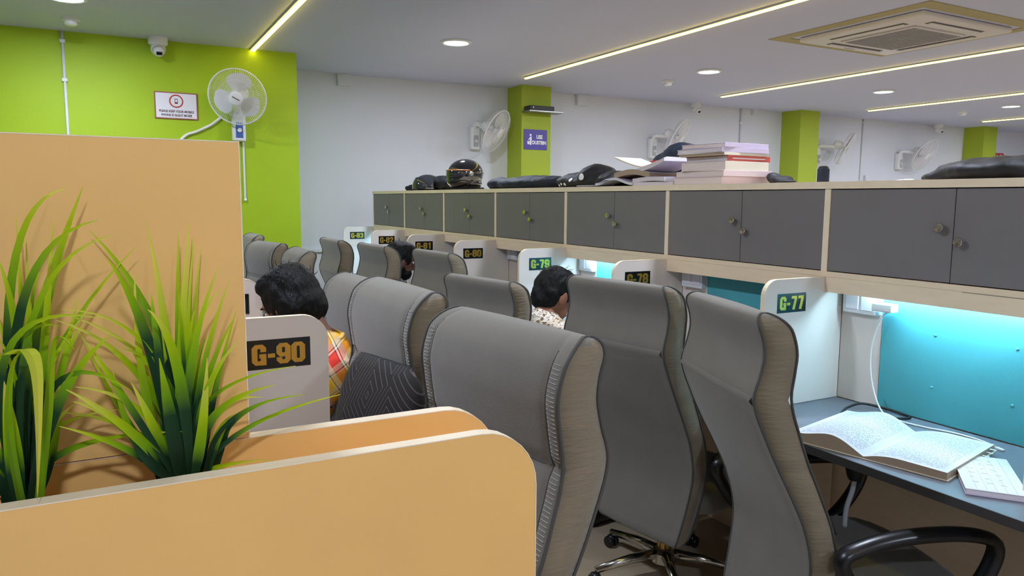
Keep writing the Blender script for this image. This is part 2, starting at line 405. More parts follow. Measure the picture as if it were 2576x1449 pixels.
# ---------------------------------------------------------------- study booths
def rounded_profile(x0, x1, z0, z1, r, left=True, notch=None):
    # outline in x/z with one rounded top corner on the x0 side (or x1 side)
    pts = []
    if left:
        pts = [(x0, z0)] + [(x0+r-r*math.cos(t), z1-r+r*math.sin(t)) for t in [PI/2*i/8 for i in range(9)]]
        pts += ([(notch[0], z1), (notch[0], notch[1]), (x1, notch[1])] if notch else [(x1, z1)]) + [(x1, z0)]
    else:
        pts = [(x0, z0), (x1, z0)] + [(x1-r+r*math.cos(t), z1-r+r*math.sin(t)) for t in [PI/2*i/8 for i in range(9)]]
        pts += ([(notch[0], z1), (notch[0], notch[1]), (x0, notch[1])] if notch else [(x0, z1)])
    return pts
def edge_strip(pts, y0, y1, th=.0012):
    # band of edging laid along an open outline (outward offset th), between y0 and y1
    P = [Vector((p[0], 0, p[1])) for p in pts]; out = []
    for i, p in enumerate(P):
        t = (P[min(i+1, len(P)-1)]-P[max(i-1, 0)]).normalized(); n = Vector((-t.z, 0, t.x))
        out.append((p, p+n*th))
    mb = MB()
    mb.rings([[(a.x, y0, a.z), (b.x, y0, b.z), (b.x, y1, b.z), (a.x, y1, a.z)] for a, b in out])
    return mb
GL = {'G': [[(.4,.63),(.4,.8),(.33,.895),(.17,.895),(.1,.8),(.1,.2),(.17,.105),(.3,.105)], [(.4,0),(.4,.44),(.26,.44)], [(.3,.105),(.4,.2)]],
      '0': [[(.1,.2),(.1,.8),(.17,.895),(.33,.895),(.4,.8),(.4,.2),(.33,.105),(.17,.105),'c']],
      '9': [[(.1,.54),(.1,.8),(.17,.895),(.33,.895),(.4,.8),(.4,.54),(.33,.44),(.17,.44),'c'], [(.4,.56),(.4,.2),(.33,.105),(.17,.105),(.1,.2),(.1,.32)]],
      '7': [[(.04,.895),(.46,.895)], [(.385,.85),(.22,0)]],
      '8': [[(.1,.63),(.1,.8),(.17,.895),(.33,.895),(.4,.8),(.4,.63),(.33,.53),(.17,.53),'c'], [(.1,.43),(.1,.2),(.17,.105),(.33,.105),(.4,.2),(.4,.43),(.33,.52),(.17,.52),'c']],
      '1': [[(.3,0),(.3,1)], [(.3,.85),(.12,.72)]],
      '2': [[(.1,.66),(.1,.8),(.17,.895),(.33,.895),(.4,.8),(.4,.64),(.12,.15)], [(.04,.105),(.46,.105)]],
      '3': [[(.1,.7),(.1,.8),(.17,.895),(.33,.895),(.4,.8),(.4,.62),(.32,.53),(.2,.53)], [(.1,.3),(.1,.2),(.17,.105),(.33,.105),(.4,.2),(.4,.42),(.32,.52)]],
      '-': [[(.03,.43),(.28,.43)]]}
def plate_letters(s, x0, z0, hgt, wid, y, depth=.0012):
    # heavy condensed capitals built from thick strokes, facing -Y
    adv = [.33 if ch == '-' else .52 for ch in s]; tot = sum(adv); sx = wid/tot; sz = hgt; mb = MB(); cur = 0; q = 0
    for ch, ad in zip(s, adv):
        for st in GL[ch]:
            closed = st[-1] == 'c'; p = [Vector((a[0], a[1])) for a in (st[:-1] if closed else st)]; k = len(p); hw = .098
            rings = []
            for i in range(k):
                t0 = (p[i]-p[i-1]) if (closed or i > 0) else (p[1]-p[0]); t1 = (p[(i+1) % k]-p[i]) if (closed or i < k-1) else (p[-1]-p[-2])
                t0.normalize(); t1.normalize(); n = Vector((-t0.y-t1.y, t0.x+t1.x)); n.normalize(); c = max(n.dot(Vector((-t0.y, t0.x))), .5)
                a = p[i]+n*hw/c; b = p[i]-n*hw/c
                q2 = q*.00002
                rings.append([(x0+(cur+u.x)*sx, yy, z0+u.y*sz) for u, yy in ((a, y), (b, y), (b, y-depth-q2), (a, y-depth-q2))])
            mb.rings(rings, closed=closed); q += 1
        cur += ad
    return mb
def number_plate(parent, text, x, z, y, lab):
    # a black sticker .147 x .07 whose left lower corner is (x, z), on the face at y (towards -Y)
    pl = MB().box(x, x+.147, y-.0012, y, z, z+.07).build('number_plate', 'plate_black', parent)
    pl['label'] = lab
    plate_letters(text, x+.011, z+.01, .05, .125, y-.0012).build('lettering', 'gold_letter', pl)
def partition(text, Y, label, left=False, group=None):
    if not left:
        t = thing('booth_partition', label, 'partition', (2.234, Y, .752), 0, group)
        pr = [(a-2.234, b-.752) for a, b in rounded_profile(2.029, 2.44, .752, 1.22, .06, True, (2.338, 1.2))]
        es = pr[:11]
    else:
        t = thing('booth_partition', label, 'partition', (.234, Y, .752), 0, group)
        pr = [(a-.234, b-.752) for a, b in rounded_profile(.025, .454, .752, 1.22, .06, False, (.13, 1.2))]
        es = list(reversed(pr[1:12]))
        es = [(es[0][0], es[0][1])]+es[1:]
    MB().prism(pr, 'y', 0, .018).build('panel', 'partition_white', t)
    edge_strip(es, -.0004, .0184).build('edge_band', 'cream_edge', t)
    if text:
        number_plate(t, text, (2.092 if not left else .264)-(2.234 if not left else .234), 1.0985-.752, 0, 'black plate reading '+text+' in gold')
    return t
RP = 'white partitions of the right booth row'
for k in range(-2, 7):
    Y = 1.871+.9*k; n = 77+k
    if k >= 0: partition('G-%d' % n, Y, 'white rounded booth partition with black number plate G-%d' % n, False, RP)
    else: partition(None, Y, 'white rounded booth partition outside the right picture edge', False, 'unseen near partitions')
partition('G-90', 1.788, 'white rounded booth partition with black number plate G-90', True, 'white partitions of the left booth row')
partition('G-89', 2.688, 'white booth partition with plate G-89 half hidden by the warm-lit end panel', True, 'white partitions of the left booth row')
for k in range(3, 7):
    partition(None, .888+.9*k, 'white booth partition hidden behind the warm-lit end panel', True, 'hidden left partitions')
# gables and continuous worktops
for k in range(-2, 7):
    tag(MB().box(2.28, 2.44, 1.871+.9*k, 1.889+.9*k, 0, .7245).build('desk_gable', 'cream_laminate'), 'cream board under the right worktop below seat %s' % (('G-%d' % (77+k)) if k >= 0 else 'outside the picture'), 'desk support', 'right desk gables')
for k in range(1, 7):
    tag(MB().box(.025, .12, .888+.9*k, .906+.9*k, 0, .7245).build('desk_gable', 'cream_laminate'), 'cream board under the left worktop, hidden from the aisle', 'desk support', 'left desk gables')
t = thing('worktop', 'long dark grey worktop of the right booth row', 'worktop', (2.15, 3.2, .725))
MB().box(1.868-2.15, 2.44-2.15, -.95-3.2, 7.289-3.2, 0, .025).build('board', 'worktop', t)
MB().box(1.8655-2.15, 1.868-2.15, -.95-3.2, 7.289-3.2, -.001, .0245).build('edge_band', 'worktop_edge', t)
t = thing('worktop', 'dark grey worktop of the left booth row, hidden by end panels', 'worktop', (.3, 3.2, .725))
MB().box(.025-.3, .52-.3, .907-3.2, 6.29-3.2, 0, .025).build('board', 'worktop', t)
MB().box(.22, .2225, .907-3.2, 6.29-3.2, -.001, .0245).build('edge_band', 'worktop_edge', t)
# back boards: white strip with the socket box and teal pin board in each bay
tag(MB().box(2.456, 2.474, -.84, 7.289, 0, 1.22).build('back_board', 'cream_laminate'), 'cream rear board running behind all right booths below the worktop', 'panel')
tag(MB().box(.0, .018, .907, 6.29, 0, 1.22).build('back_board', 'cream_laminate'), 'cream rear board behind the left booths', 'panel')
bay_lab = lambda k: 'seat G-%d' % (77+k) if k >= 0 else 'the near unseen seat'
for k in range(-2, 7):
    n, f = .98+.9*k, 1.871+.9*k
    t = thing('pin_board', 'teal fabric pin board behind %s' % bay_lab(k), 'pin board', (2.448, (n+f)/2, .752), 0, 'teal pin boards')
    MB().rbox(-.008, .008, n-(n+f)/2+.012, f-.171-(n+f)/2, .001, .446, .003).build('fabric_panel', 'teal_board', t)
    MB().box(-.006, .008, f-.17-(n+f)/2, f-(n+f)/2-.001, .001, .446).build('side_strip', 'partition_white', t)
    if k in (0, 1, 2, 5):
        for dy, dz in ((.26, .12), (.52, .3), (.26, .3), (.52, .12)):
            MB().lathe([(.0005, 0), (.006, 0), (.004, .002), (.0005, .0025)], 10, (-.008, n-(n+f)/2+dy, dz), (-1, 0, 0)).build('button', 'teal_board', t, True)
    b = thing('socket_box', 'white socket box under the cabinet at %s' % bay_lab(k), 'socket', (2.442, f-.165, 1.09), 0, 'booth socket boxes')
    MB().rbox(-.03, 0, 0, .14, 0, .085, .003).build('body', 'white_plastic', b)
    for q in range(2): MB().rbox(-.033, -.029, .012+q*.062, .062+q*.062, .015, .07, .001).build('switch_plate', 'sign_white', b)
# overhead cabinets
def cabinet_unit(label, loc, rz, group):
    t = thing('overhead_cabinet', label, 'cabinet', loc, rz, group)
    MB().box(.002, .28, 0, .0125, 1.2418, 1.5455).build('side_panel', 'cream_laminate', t)
    MB().box(.002, .28, .8875, .9, 1.2418, 1.5455).build('side_panel', 'cream_laminate', t)
    for y in (0, .8875): MB().box(0, .002, y, y+.0125, 1.2418, 1.5455).build('edge_band', 'cream_edge', t)
    MB().box(.0, .28, 0, .9, 1.222, 1.2415).build('bottom_board', 'cream_laminate', t)
    MB().box(0, .018, .0095, .8905, 1.165, 1.2215).build('fascia', 'cream_laminate', t)
    MB().box(.28, .29, 0, .9, 1.222, 1.5455).build('back_panel', 'cream_laminate', t)
    kn = MB().lathe([(.006, 0), (.006, .012), (.013, .013), (.0155, .017), (.0155, .022), (.0135, .0245), (.0005, .025)], 20, (0, 0, 0), (-1, 0, 0)).mesh('knob', 'auto')
    for y0, y1, ky, kz in ((.0145, .4245, .398, 1.376), (.4275, .8855, .462, 1.419)):
        d = MB().box(.003, .021, y0, y1, 1.245, 1.5425).build('door', 'door_grey', t)
        link('knob', kn, 'chrome', d, (.003, ky, kz))
    return t
names = ['grey double-door overhead cabinet above seat G-%d, %s' % (77+k, d) for k, d in enumerate(('rightmost and cut by the picture edge', 'under the stack of books', 'with papers lying on top', 'under the dark folded jacket', 'left of the folded jacket', 'under the helmet', 'leftmost and smallest'))]
first = cabinet_unit(names[0], (2.338, .98, 0), 0, 'right overhead cabinets')
for k in range(1, 7): dup(first, (2.338, .98+.9*k, 0), 0, names[k])
for k in (-1, -2): dup(first, (2.338, .98+.9*k, 0), 0, 'grey overhead cabinet beyond the right picture edge', 'unseen near cabinets')
for k in range(6): dup(first, (.13, 1.807+.9*k, 0), PI, 'grey overhead cabinet of the left row hidden behind the warm-lit end panel', 'hidden left cabinets')
MB().box(-.0006, 0, .203, .383, 1.2195, 1.2207).build('scratch', 'worktop_edge', first)
t = thing('cabinet_top', 'long cream board lying on all right overhead cabinets', 'board', (2.64, 3.2, 1.5461))
MB().box(2.336-2.64, .31, -.82-3.2, 7.29-3.2, 0, .026).build('board', 'cream_laminate', t)
MB().box(2.3345-2.64, 2.336-2.64, -.82-3.2, 7.29-3.2, 0, .0262).build('edge_band', 'cream_edge', t)
tag(MB().box(2.63, 2.95, -.82, 7.28, 0, 1.5455).build('rear_carcass', 'cream_laminate'), 'cream back of the right booth row, facing away', 'cabinet')
tag(MB().box(-.16, .132, .907, 6.3, 1.5461, 1.556).build('cabinet_top', 'cream_laminate'), 'cream board on the hidden left overhead cabinets', 'board')
# end panels of the left row with the planting gap
def end_board(label, Y, x0, mt, z0=0):
    t = thing('end_panel', label, 'panel', (0, Y, z0), 0, 'warm-lit end panels')
    pr = [(a, b-z0) for a, b in rounded_profile(x0, .454, z0, 1.22, .075, False)]
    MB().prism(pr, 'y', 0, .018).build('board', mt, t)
    es = list(reversed(pr[1:]))
    edge_strip(es, -.0004, .0184).build('edge_band', 'cream_edge', t)
    return t
end_board('warm-lit wood-look end panel with rounded corner, nearest the camera', .775, -.55, 'warm_lit_laminate')
end_board('warm-lit wood-look end panel with rounded corner behind the grass plants', .888, -.55, 'warm_lit_laminate')
t = thing('tall_end_panel', 'tall warm-lit wood-look panel closing the end of the left cabinets', 'panel', (-.2, .885, 1.2225))
MB().box(-.35, .33, 0, .021, 0, .3385).build('board', 'warm_lit_laminate', t)
MB().box(-.35, .3312, -.0003, .0213, .3385, .3397).build('edge_band', 'cream_edge', t)
MB().box(.33, .3312, -.0003, .0213, 0, .3385).build('edge_band', 'cream_edge', t)
tag(MB().box(-.55, .44, .7935, .8875, 1.06, 1.078).build('planter_board', 'warm_lit_laminate'), 'narrow warm-lit shelf board between the two end panels holding the plants', 'shelf')
# under-cabinet lamps that are switched on
for k, lab in ((0, 'slim desk lamp under the cabinet of seat G-77, switched on'), (2, 'slim desk lamp under the cabinet of seat G-79, switched on'), (6, 'slim desk lamp under the cabinet of seat G-83, switched on')):
    t = thing('desk_lamp', lab, 'lamp', (2.395, 1.43+.9*k, 1.2), 0, 'lit desk lamps')
    MB().rbox(-.016, .016, -.3, .3, 0, .021, .003).build('housing', 'white_plastic', t)
    MB().box(-.012, .012, -.295, .295, -.008, 0).build('diffuser', 'desk_emit', t)

# ---------------------------------------------------------------- office chairs
def bend_tables():
    c = [(.22, -.15), (.38, -.112), (.5, -.10), (.62, -.128), (.72, -.172), (.8, -.211), (.88, -.245), (.985, -.279), (1.06, -.267), (1.11, -.261), (1.165, -.274), (1.215, -.302)]
    th = [(.22, .07), (.38, .078), (.62, .078), (.8, .088), (.985, .104), (1.06, .094), (1.11, .09), (1.215, .085)]
    wd = [(.22, .2), (.4, .225), (.6, .248), (.8, .256), (1.0, .25), (1.215, .246)]
    return c, th, wd
CT, TT, WT = bend_tables(); ZT = 1.213; ZB = .225
def catm(tab, z):
    zs = [a for a, _ in tab]; P = [v for _, v in tab]
    z = min(max(z, zs[0]), zs[-1])
    for i in range(len(zs)-1):
        if z <= zs[i+1]:
            t = (z-zs[i])/(zs[i+1]-zs[i]); h = zs[i+1]-zs[i]
            m = lambda j: (P[min(j+1, len(P)-1)]-P[max(j-1, 0)])/(zs[min(j+1, len(P)-1)]-zs[max(j-1, 0)])
            return (2*t**3-3*t*t+1)*P[i]+(t**3-2*t*t+t)*h*m(i)+(-2*t**3+3*t*t)*P[i+1]+(t**3-t*t)*h*m(i+1)
    return P[-1]
def bk(z):
    c, t, w_ = catm(CT, z), catm(TT, z), catm(WT, z)
    r = .045
    if z > ZT-r: q = (z-(ZT-r))/r; t *= math.sqrt(max(1-q*q, .003)); w_ -= .03*(1-math.sqrt(max(1-q*q, .0)))
    if z < ZB+r: q = ((ZB+r)-z)/r; t *= math.sqrt(max(1-q*q, .003)); w_ -= .03*(1-math.sqrt(max(1-q*q, .0)))
    return c, t, w_
def bsurf(side, z, u):
    # u in -1..1 across; returns x of the front (+1) or rear (-1) face, with valleys along the seams
    c, t, w_ = bk(z); x = t/2+(.014 if side > 0 else .008)*(1-u*u)
    if side > 0:
        g = lambda d, s_: math.exp(-(d/s_)**2)
        x += -.009*g(z-.985, .014)-.006*g(z-.80, .012)-.0045*g(abs(u)*w_-(w_-.036), .007)
    return c+side*x
def back_body():
    rs = []; zs = [ZB]+[ZB+.045*(1-math.cos(PI/2*i/5)) for i in range(1, 5)]+[ZB+.045+(ZT-ZB-.09)*i/84 for i in range(85)]+[ZT-.045+.045*math.sin(PI/2*i/8) for i in range(1, 9)]
    us = [-1, -.97, -.93, -.9, -.88, -.86, -.84, -.82, -.8, -.76, -.7, -.55, -.35, -.15]; us = us+[0]+[-u for u in reversed(us)]
    for z in zs:
        c, t, w_ = bk(z); ring = []
        for u in us: ring.append((bsurf(1, z, u), u*w_, z))
        ring.append((c, w_+.006, z))
        for u in reversed(us): ring.append((bsurf(-1, z, u), u*w_, z))
        ring.append((c, -w_-.006, z))
        rs.append(ring)
    return MB().rings(rs), len(us)
def back_pad(side, z0, z1, inset, puff, lip=0.0, nz=18, ny=16):
    vs = []; fs = []
    for i in range(nz+1):
        z = z0+(z1-z0)*i/nz
        for j in range(ny+1):
            u = -1+2*j/ny; c, t, w_ = bk(z); y = u*(w_-inset); uu = y/w_
            ez = min(i, nz-i)/nz*2; ey = 1-abs(u)
            e = (1-(1-min(ez*4, 1))**2)*(1-(1-min(ey*5, 1))**2)
            off = -.004+puff*e
            if lip and z1-z < .02: off = lip if i < nz else -.004
            vs.append((bsurf(side, z, uu)+side*off, y, z))
    for i in range(nz):
        for j in range(ny): a = i*(ny+1)+j; fs.append((a, a+1, a+ny+2, a+ny+1))
    return MB().add(vs, fs)
def side_line(s, side, z0, z1, inw=.0, out=.0, n=44):
    p = []
    for i in range(n+1):
        z = z0+(z1-z0)*i/n; c, t, w_ = bk(z); p.append((c+side*(t/2+out), s*(w_-inw), z))
    return p
def piping_path(side):
    # runs up one side, over the top and down the other
    a = side_line(1, side, ZB+.03, ZT-.02); b = list(reversed(side_line(-1, side, ZB+.03, ZT-.02)))
    zt = ZT-.014; c, t, w_ = bk(zt)
    top = [(c+side*(t/2), w_*(1-2*i/10), zt+.006*math.sin(PI*i/10)) for i in range(1, 10)]
    return a+top+b if False else (a, b)
def ribs(s):
    mb = MB()
    if True:
        for side in (1,):
            for i in range(74):
                z = .6+(1.17-.6)*i/73; c, t, w_ = bk(z)
                x0 = bsurf(side, z, (w_-.009)/w_)+.0004; x1 = bsurf(side, z, (w_-.03)/w_)+.0004
                mb.tube([(x0, s*(w_-.009), z), (x1, s*(w_-.03), z+.001)], .0011, 4)
    return mb
def make_chair(label):
    t = thing('office_chair', label, 'chair', (0, 0, 0), 0, 'grey high-back office chairs')
    bb, nu = back_body(); b = bb.build('backrest', 'chair_fabric', t, True); b.data.materials.append(M['chair_side'])
    for pl in b.data.polygons:
        if abs(pl.normal.y) > .75: pl.material_index = 1
    back_pad(-1, .24, 1.004, .009, .006, .009, 40).build('rear_panel', 'chair_fabric', b, True)
    zs = [ZB+.001+(ZT-ZB-.002)*(.5-.5*math.cos(PI*i/70)) for i in range(71)]
    for s in (1, -1):
        lp = []
        for side, zz in ((1, zs), (-1, list(reversed(zs)))):
            for z in zz: c, tt, w_ = bk(z); lp.append((c+side*tt/2, s*(w_+.001), z))
        MB().tube(lp, .0036, 6, True).build('piping', 'chair_piping', b, True)
        MB().tube([(bsurf(1, z, (w_-.036)/w_)+.0004, s*(w_-.036), z) for z, w_ in [(z, bk(z)[2]) for z in [.30+(1.19-.30)*i/60 for i in range(61)]]], .0012, 5).build('side_seam', 'chair_piping', b, True)
    for z in (.985, .80):
        w_ = bk(z)[2]; MB().tube([(bsurf(1, z, y/w_)+.0004, y, z) for y in [-(w_-.04)+2*(w_-.04)*i/24 for i in range(25)]], .0014, 5).build('cross_seam', 'chair_piping', b, True)
    for s in (1, -1): o = ribs(s).build('stitching', 'stitch', b); o['kind'] = 'stuff'
    # seat
    rs = []
    for i in range(17):
        a = i/16; z = .335+.095*a; q = math.sqrt(max(1-(2*a-1)**2, 0))**.6
        ring = []
        for k in range(40):
            th = 2*PI*k/40; ct, st = math.cos(th), math.sin(th); e = (abs(ct)**4+abs(st)**4)**-.25
            ring.append((.135+(.225+.03*q)*ct*e, (.225+.03*q)*st*e, z+(.008*(1-((ct*e)**2)) if a > .5 else 0)-(.03*max(ct*e-.6, 0) if a > .3 else 0)))
        rs.append(ring)
    MB().rings(rs).build('seat', 'chair_fabric', t, True)
    MB().rbox(-.1, .22, -.12, .12, .285, .337, .012).rbox(-.16, -.08, -.04, .04, .29, .33, .01).build('mechanism', 'black_plastic', t, 'auto')
    for s in (1, -1):
        y = s*.30
        path = smooth_path([(-.09, y, .555), (-.03, y, .595), (.1, y, .617), (.26, y, .615), (.355, y, .585), (.345, y, .51), (.28, y, .42), (.19, y, .355), (.08, y, .36), (-.02, y, .45)], 5, True)
        mb = MB().tube(path, .019, 10, True, 1.45, Vector((1, 0, 0)))
        mb.rbox(.09, .21, min(y, s*.17), max(y, s*.17), .338, .356, .004)
        mb.build('armrest', 'black_plastic', t, True)
    MB().lathe([(.0005, .09), (.028, .09), (.028, .2), (.016, .205), (.016, .29), (.0005, .29)], 20).build('gas_lift', 'brass_chrome', t, 'auto')
    hub = MB().lathe([(.0005, .06), (.05, .06), (.05, .1), (.035, .115), (.0005, .118)], 20).build('base_hub', 'chrome', t, 'auto')
    for k in range(5):
        a = 2*PI*k/5+.3; d = Vector((math.cos(a), math.sin(a), 0))
        MB().tube([d*.03+Vector((0, 0, .092)), d*.15+Vector((0, 0, .088)), d*.3+Vector((0, 0, .066))], [.022, .019, .014], 8).build('base_leg', 'chrome', t, True)
        c = d*.3; n = Vector((-d.y, d.x, 0)); cs = MB()
        for s in (-1, 1): cs.lathe([(.0005, -.009), (.022, -.009), (.025, -.005), (.025, .005), (.022, .009), (.0005, .009)], 16, c+n*.015*s+Vector((0, 0, .0252)), n)
        cs.ell(c+Vector((0, 0, .042)), (.02, .02, .014), 6)
        cs.build('caster', 'black_plastic', t, 'auto')
    return t
# back centre at head height, facing angle in degrees
chairs = [(1.565, 1.565, -20, 0, 'grey office chair in front of seat G-77, its back turned to the aisle'),
          (1.615, 2.165, 9, 0, 'grey office chair in front of seat G-78, its back turned to the aisle'),
          (1.415, 2.89, 10, -.05, 'grey office chair pulled out at seat G-79 with the person in printed shirt'),
          (1.59, 3.84, 2, 0, 'grey empty office chair in front of seat G-80'),
          (1.47, 4.53, 2, 0, 'grey office chair in front of the bearded person near plate G-82'),
          (1.40, 5.27, 0, 0, 'grey office chair standing left of the bearded person, before plate G-83'),
          (.70, 1.305, 186, .045, 'large grey office chair in the foreground facing the warm-lit end panels'),
          (.70, 1.965, 181, .05, 'grey office chair with the dark patterned cushion on it'),
          (.79, 2.63, 182, 0, 'grey office chair just behind the chair with the patterned cushion'),
          (.94, 4.27, 178, 0, 'grey office chair beyond the plaid-shirted person, right of the green wall edge'),
          (.90, 5.04, 190, 0, 'grey office chair before the green wall, second farthest on the left side'),
          (1.0, 6.2, 180, 0, 'farthest grey office chair before the green wall')]
proto = None
for x, y, a, dz, lab in chairs:
    r = math.radians(a); loc = (x+.285*math.cos(r), y+.285*math.sin(r), 0)
    if proto is None: proto = make_chair(lab); c = proto; c.location = loc; c.rotation_euler = (0, 0, r)
    else: c = dup(proto, loc, r, lab)
    if dz:
        for ch in c.children:
            if ch.name.split('.')[0] not in ('base_hub', 'base_leg', 'caster', 'gas_lift'): ch.location.z += dz
# ---------------------------------------------------------------- things on walls and ceiling
def wall_fan(label, foot, ring, axis, r, sticker=False, blade0=.4):
    foot = Vector(foot); ring = Vector(ring)-foot; ax = Vector(axis).normalized()
    t = thing('wall_fan', label, 'fan', foot, 0, 'white wall fans')
    q = Vector((0, 0, 1)).rotation_difference(ax)
    def pl(a, rr, h): return ring+q @ Vector((rr*math.cos(a), rr*math.sin(a), h))
    b = MB().rbox(-.055, .055, -.085, 0, -.13, .13, .015).build('wall_bracket', 'white_plastic', t, 'auto')
    MB().rbox(-.03, .03, -.09, -.083, -.1, .03, .003).build('control_panel', 'blue_sticker' if sticker else 'grey_plastic', b, 'auto')
    MB().lathe([(.0005, 0), (.018, 0), (.018, .014), (.0005, .016)], 14, (0, -.09, -.035), (0, -1, 0)).build('knob', 'white_plastic', b, 'auto')
    mid = ring-ax*.13
    MB().tube(smooth_path([(0, -.06, .1), (0, -.1, .16), tuple(mid+Vector((0, 0, -.03))), tuple(mid)], 6), .026, 10).build('arm', 'white_plastic', t, True)
    MB().lathe([(.0005, -.2), (.04, -.195), (.062, -.16), (.066, -.09), (.05, -.06), (.02, -.05), (.02, -.01), (.0005, -.01)], 20, ring, ax).build('motor_housing', 'white_plastic', t, True)
    for nm, h, s in (('rear_grille', -.075, -1), ('front_grille', .05, 1)):
        mb = MB(); N = 84
        for k in range(N):
            a = 2*PI*k/N+(.03*s)
            mb.tube([pl(a+.0, .05, h), pl(a+.06, r*.55, h*1.02), pl(a+.12, r*.9, h*.7), pl(a+.14, r, 0)], .0012, 3)
        for rr in (.3, .65): mb.tube([pl(2*PI*k/32, r*rr, h*1.02-.0005*s) for k in range(32)], .0015, 4, True)
        g = mb.build(nm, 'white_plastic', t); g['kind'] = 'stuff'
    MB().tube([pl(2*PI*k/48, r, 0) for k in range(48)], .0065, 6, True).build('rim', 'white_plastic', t, True)
    for k in range(3):
        vs = []; fs = []; a0 = blade0+2*PI*k/3; nr, na = 8, 8
        for i in range(nr+1):
            rr = .035+(r*.86-.035)*i/nr; span = (.5+1.0*math.sin(PI*min(i/nr*.75+.12, 1)))*(.75 if i < 2 else 1)*(1 if i < nr else .7)
            for j in range(na+1):
                f = j/na; a = a0+span*(f-.5); vs.append(pl(a, rr*(1-.04*(2*f-1)**2 if i == nr else 1), -.01+.035*(f-.5)*(1-.3*i/nr)))
        n1 = len(vs); vs += [Vector(v)-ax*.002 for v in vs]
        for i in range(nr):
            for j in range(na):
                p = i*(na+1)+j; fs.append((p, p+1, p+na+2, p+na+1)); fs.append((n1+p, n1+p+na+1, n1+p+na+2, n1+p+1))
        MB().add(vs, fs).build('blade', 'fan_blade', t, True)
    h = MB().lathe([(.0005, -.03), (.04, -.03), (.042, .0), (.03, .018), (.0005, .022)], 20, ring, ax).build('hub', 'white_plastic', t, True)
    MB().lathe([(.0005, .049), (.058, .05), (.058, .056), (.05, .06), (.0005, .061)], 24, ring, ax).build('badge_disc', 'white_plastic', t, 'auto')
    if sticker:
        e1 = q @ Vector((1, 0, 0)); e1 = Vector((1, 0, -.45)); e1 = (e1-ax*e1.dot(ax)).normalized(); c = ring+ax*.0615
        MB().tube([c-e1*.032, c+e1*.032], .004, 6).build('badge_print', 'sign_text_dark', t)
    return t
wall_fan('white wall fan on the lime green wall beside the notice', (1.035, YG, 2.12), (1.0, 6.76, 2.345), (-.34, -.87, -.34), .235, True, 1.0)
wall_fan('white wall fan left of the first green pillar', (3.76, YW, 2.2), (3.90, 7.62, 2.26), (.55, -.70, -.45), .255)
wall_fan('white wall fan half hidden behind the stacked papers', (6.36, YW, 2.18), (6.55, 7.62, 2.30), (.5, -.72, -.45), .26)
wall_fan('white wall fan just right of the second green pillar', (9.52, YW, 2.17), (9.82, 7.62, 2.29), (.6, -.72, -.5), .26)
wall_fan('rightmost white wall fan above the black bag', (11.5, YW, 2.16), (11.75, 7.62, 2.26), (.08, -.85, -.5), .27)
# cables and conduits on the green wall
tag(MB().tube(smooth_path([(.90, 7.015, 2.2), (.82, 7.015, 2.13), (.70, 7.015, 2.065), (.6, 7.015, 2.02), (.5, 7.015, 1.9)], 6), .012, 8).build('fan_cord', 'cable_white', None, True), 'thick white cord running down left from the fan on the green wall', 'cord')
t = thing('wall_conduit', 'thin white conduit on the green wall below the fan', 'conduit', (1.075, YG-.008, 1.75))
MB().box(-.008, .008, -.004, .008, -.26, .24).build('trunk', 'pvc', t); MB().ell((0, -.004, -.27), (.014, .012, .014), 6).build('end_knob', 'white_plastic', t, True)
def conduit(label, x, y, z0, z1, clips):
    t = thing('wall_conduit', label, 'conduit', (x, y-.012, z0), 0, 'conduits down the walls')
    MB().tube([(0, 0, 0), (0, 0, z1-z0)], .011, 10).build('pipe', 'pvc', t, True)
    for z in clips: MB().rbox(-.02, .02, -.013, .012, z-z0-.014, z-z0+.014, .004).build('clip', 'pvc', t)
conduit('white conduit pipe running down the lime green wall from the ceiling', -.26, YG, 1.2, HC, (2.72, 2.42))
conduit('white conduit pipe on the back wall above the books', 7.96, YW, 1.2, HC, (2.6,))
conduit('white conduit pipe on the back wall between the two right fans', 10.6, YW, 1.2, HC, (2.75, 1.87))
# cameras
def cctv(label, x, y, z, aim, sx=1.0):
    t = thing('security_camera', label, 'camera', (x, y, z), 0, 'dome security cameras')
    MB().lathe([(.0005, 0), (.075*sx, 0), (.075*sx, -.05*sx), (.062*sx, -.062*sx), (.0005, -.062*sx)], 24).build('mount', 'white_plastic', t, 'auto')
    a = Vector(aim).normalized(); c = Vector((0, 0, -.09*sx))
    e = MB().ell(c, (.058*sx,)*3, 10).build('eyeball', 'white_plastic', t, True)
    MB().tube([c+a*.03*sx, c+a*.068*sx], [.05*sx, .036*sx], 16).build('face_ring', 'white_plastic', e, True)
    MB().rbox(-.022*sx, .022*sx, -.012, .012, -.012*sx, .012*sx, .004).build('lens', 'lens', e, 'auto', None).matrix_local = Matrix.Translation(c+a*.07*sx) @ Vector((0, -1, 0)).rotation_difference(a).to_matrix().to_4x4()
    return t
cctv('white dome security camera at the top of the green wall', .42, 6.93, HC, (.05, -.8, -.6))
cctv('white security camera high on the back wall above the books', 7.0, 7.8, HC, (.25, -.75, -.6), .9)
cctv('white security camera high on the back wall above the rightmost fan', 12.35, 7.8, HC, (.2, -.75, -.6), .95)
# smoke detectors
for x, y, lab in ((-.178, 6.5, 'round white smoke detector on the ceiling before the green wall'), (5.448, 6.53, 'round white smoke detector on the ceiling above the books'), (10.93, 6.56, 'round white smoke detector on the ceiling near the right edge')):
    t = thing('smoke_detector', lab, 'detector', (x, y, HC), 0, 'smoke detectors')
    MB().lathe([(.0005, 0), (.062, 0), (.062, -.018), (.055, -.024), (.0005, -.024)], 24).build('base', 'white_plastic', t, 'auto')
    MB().lathe([(.0005, -.024), (.042, -.024), (.044, -.045), (.03, -.056), (.0005, -.058)], 24).build('sensor_head', 'white_plastic', t, 'auto')
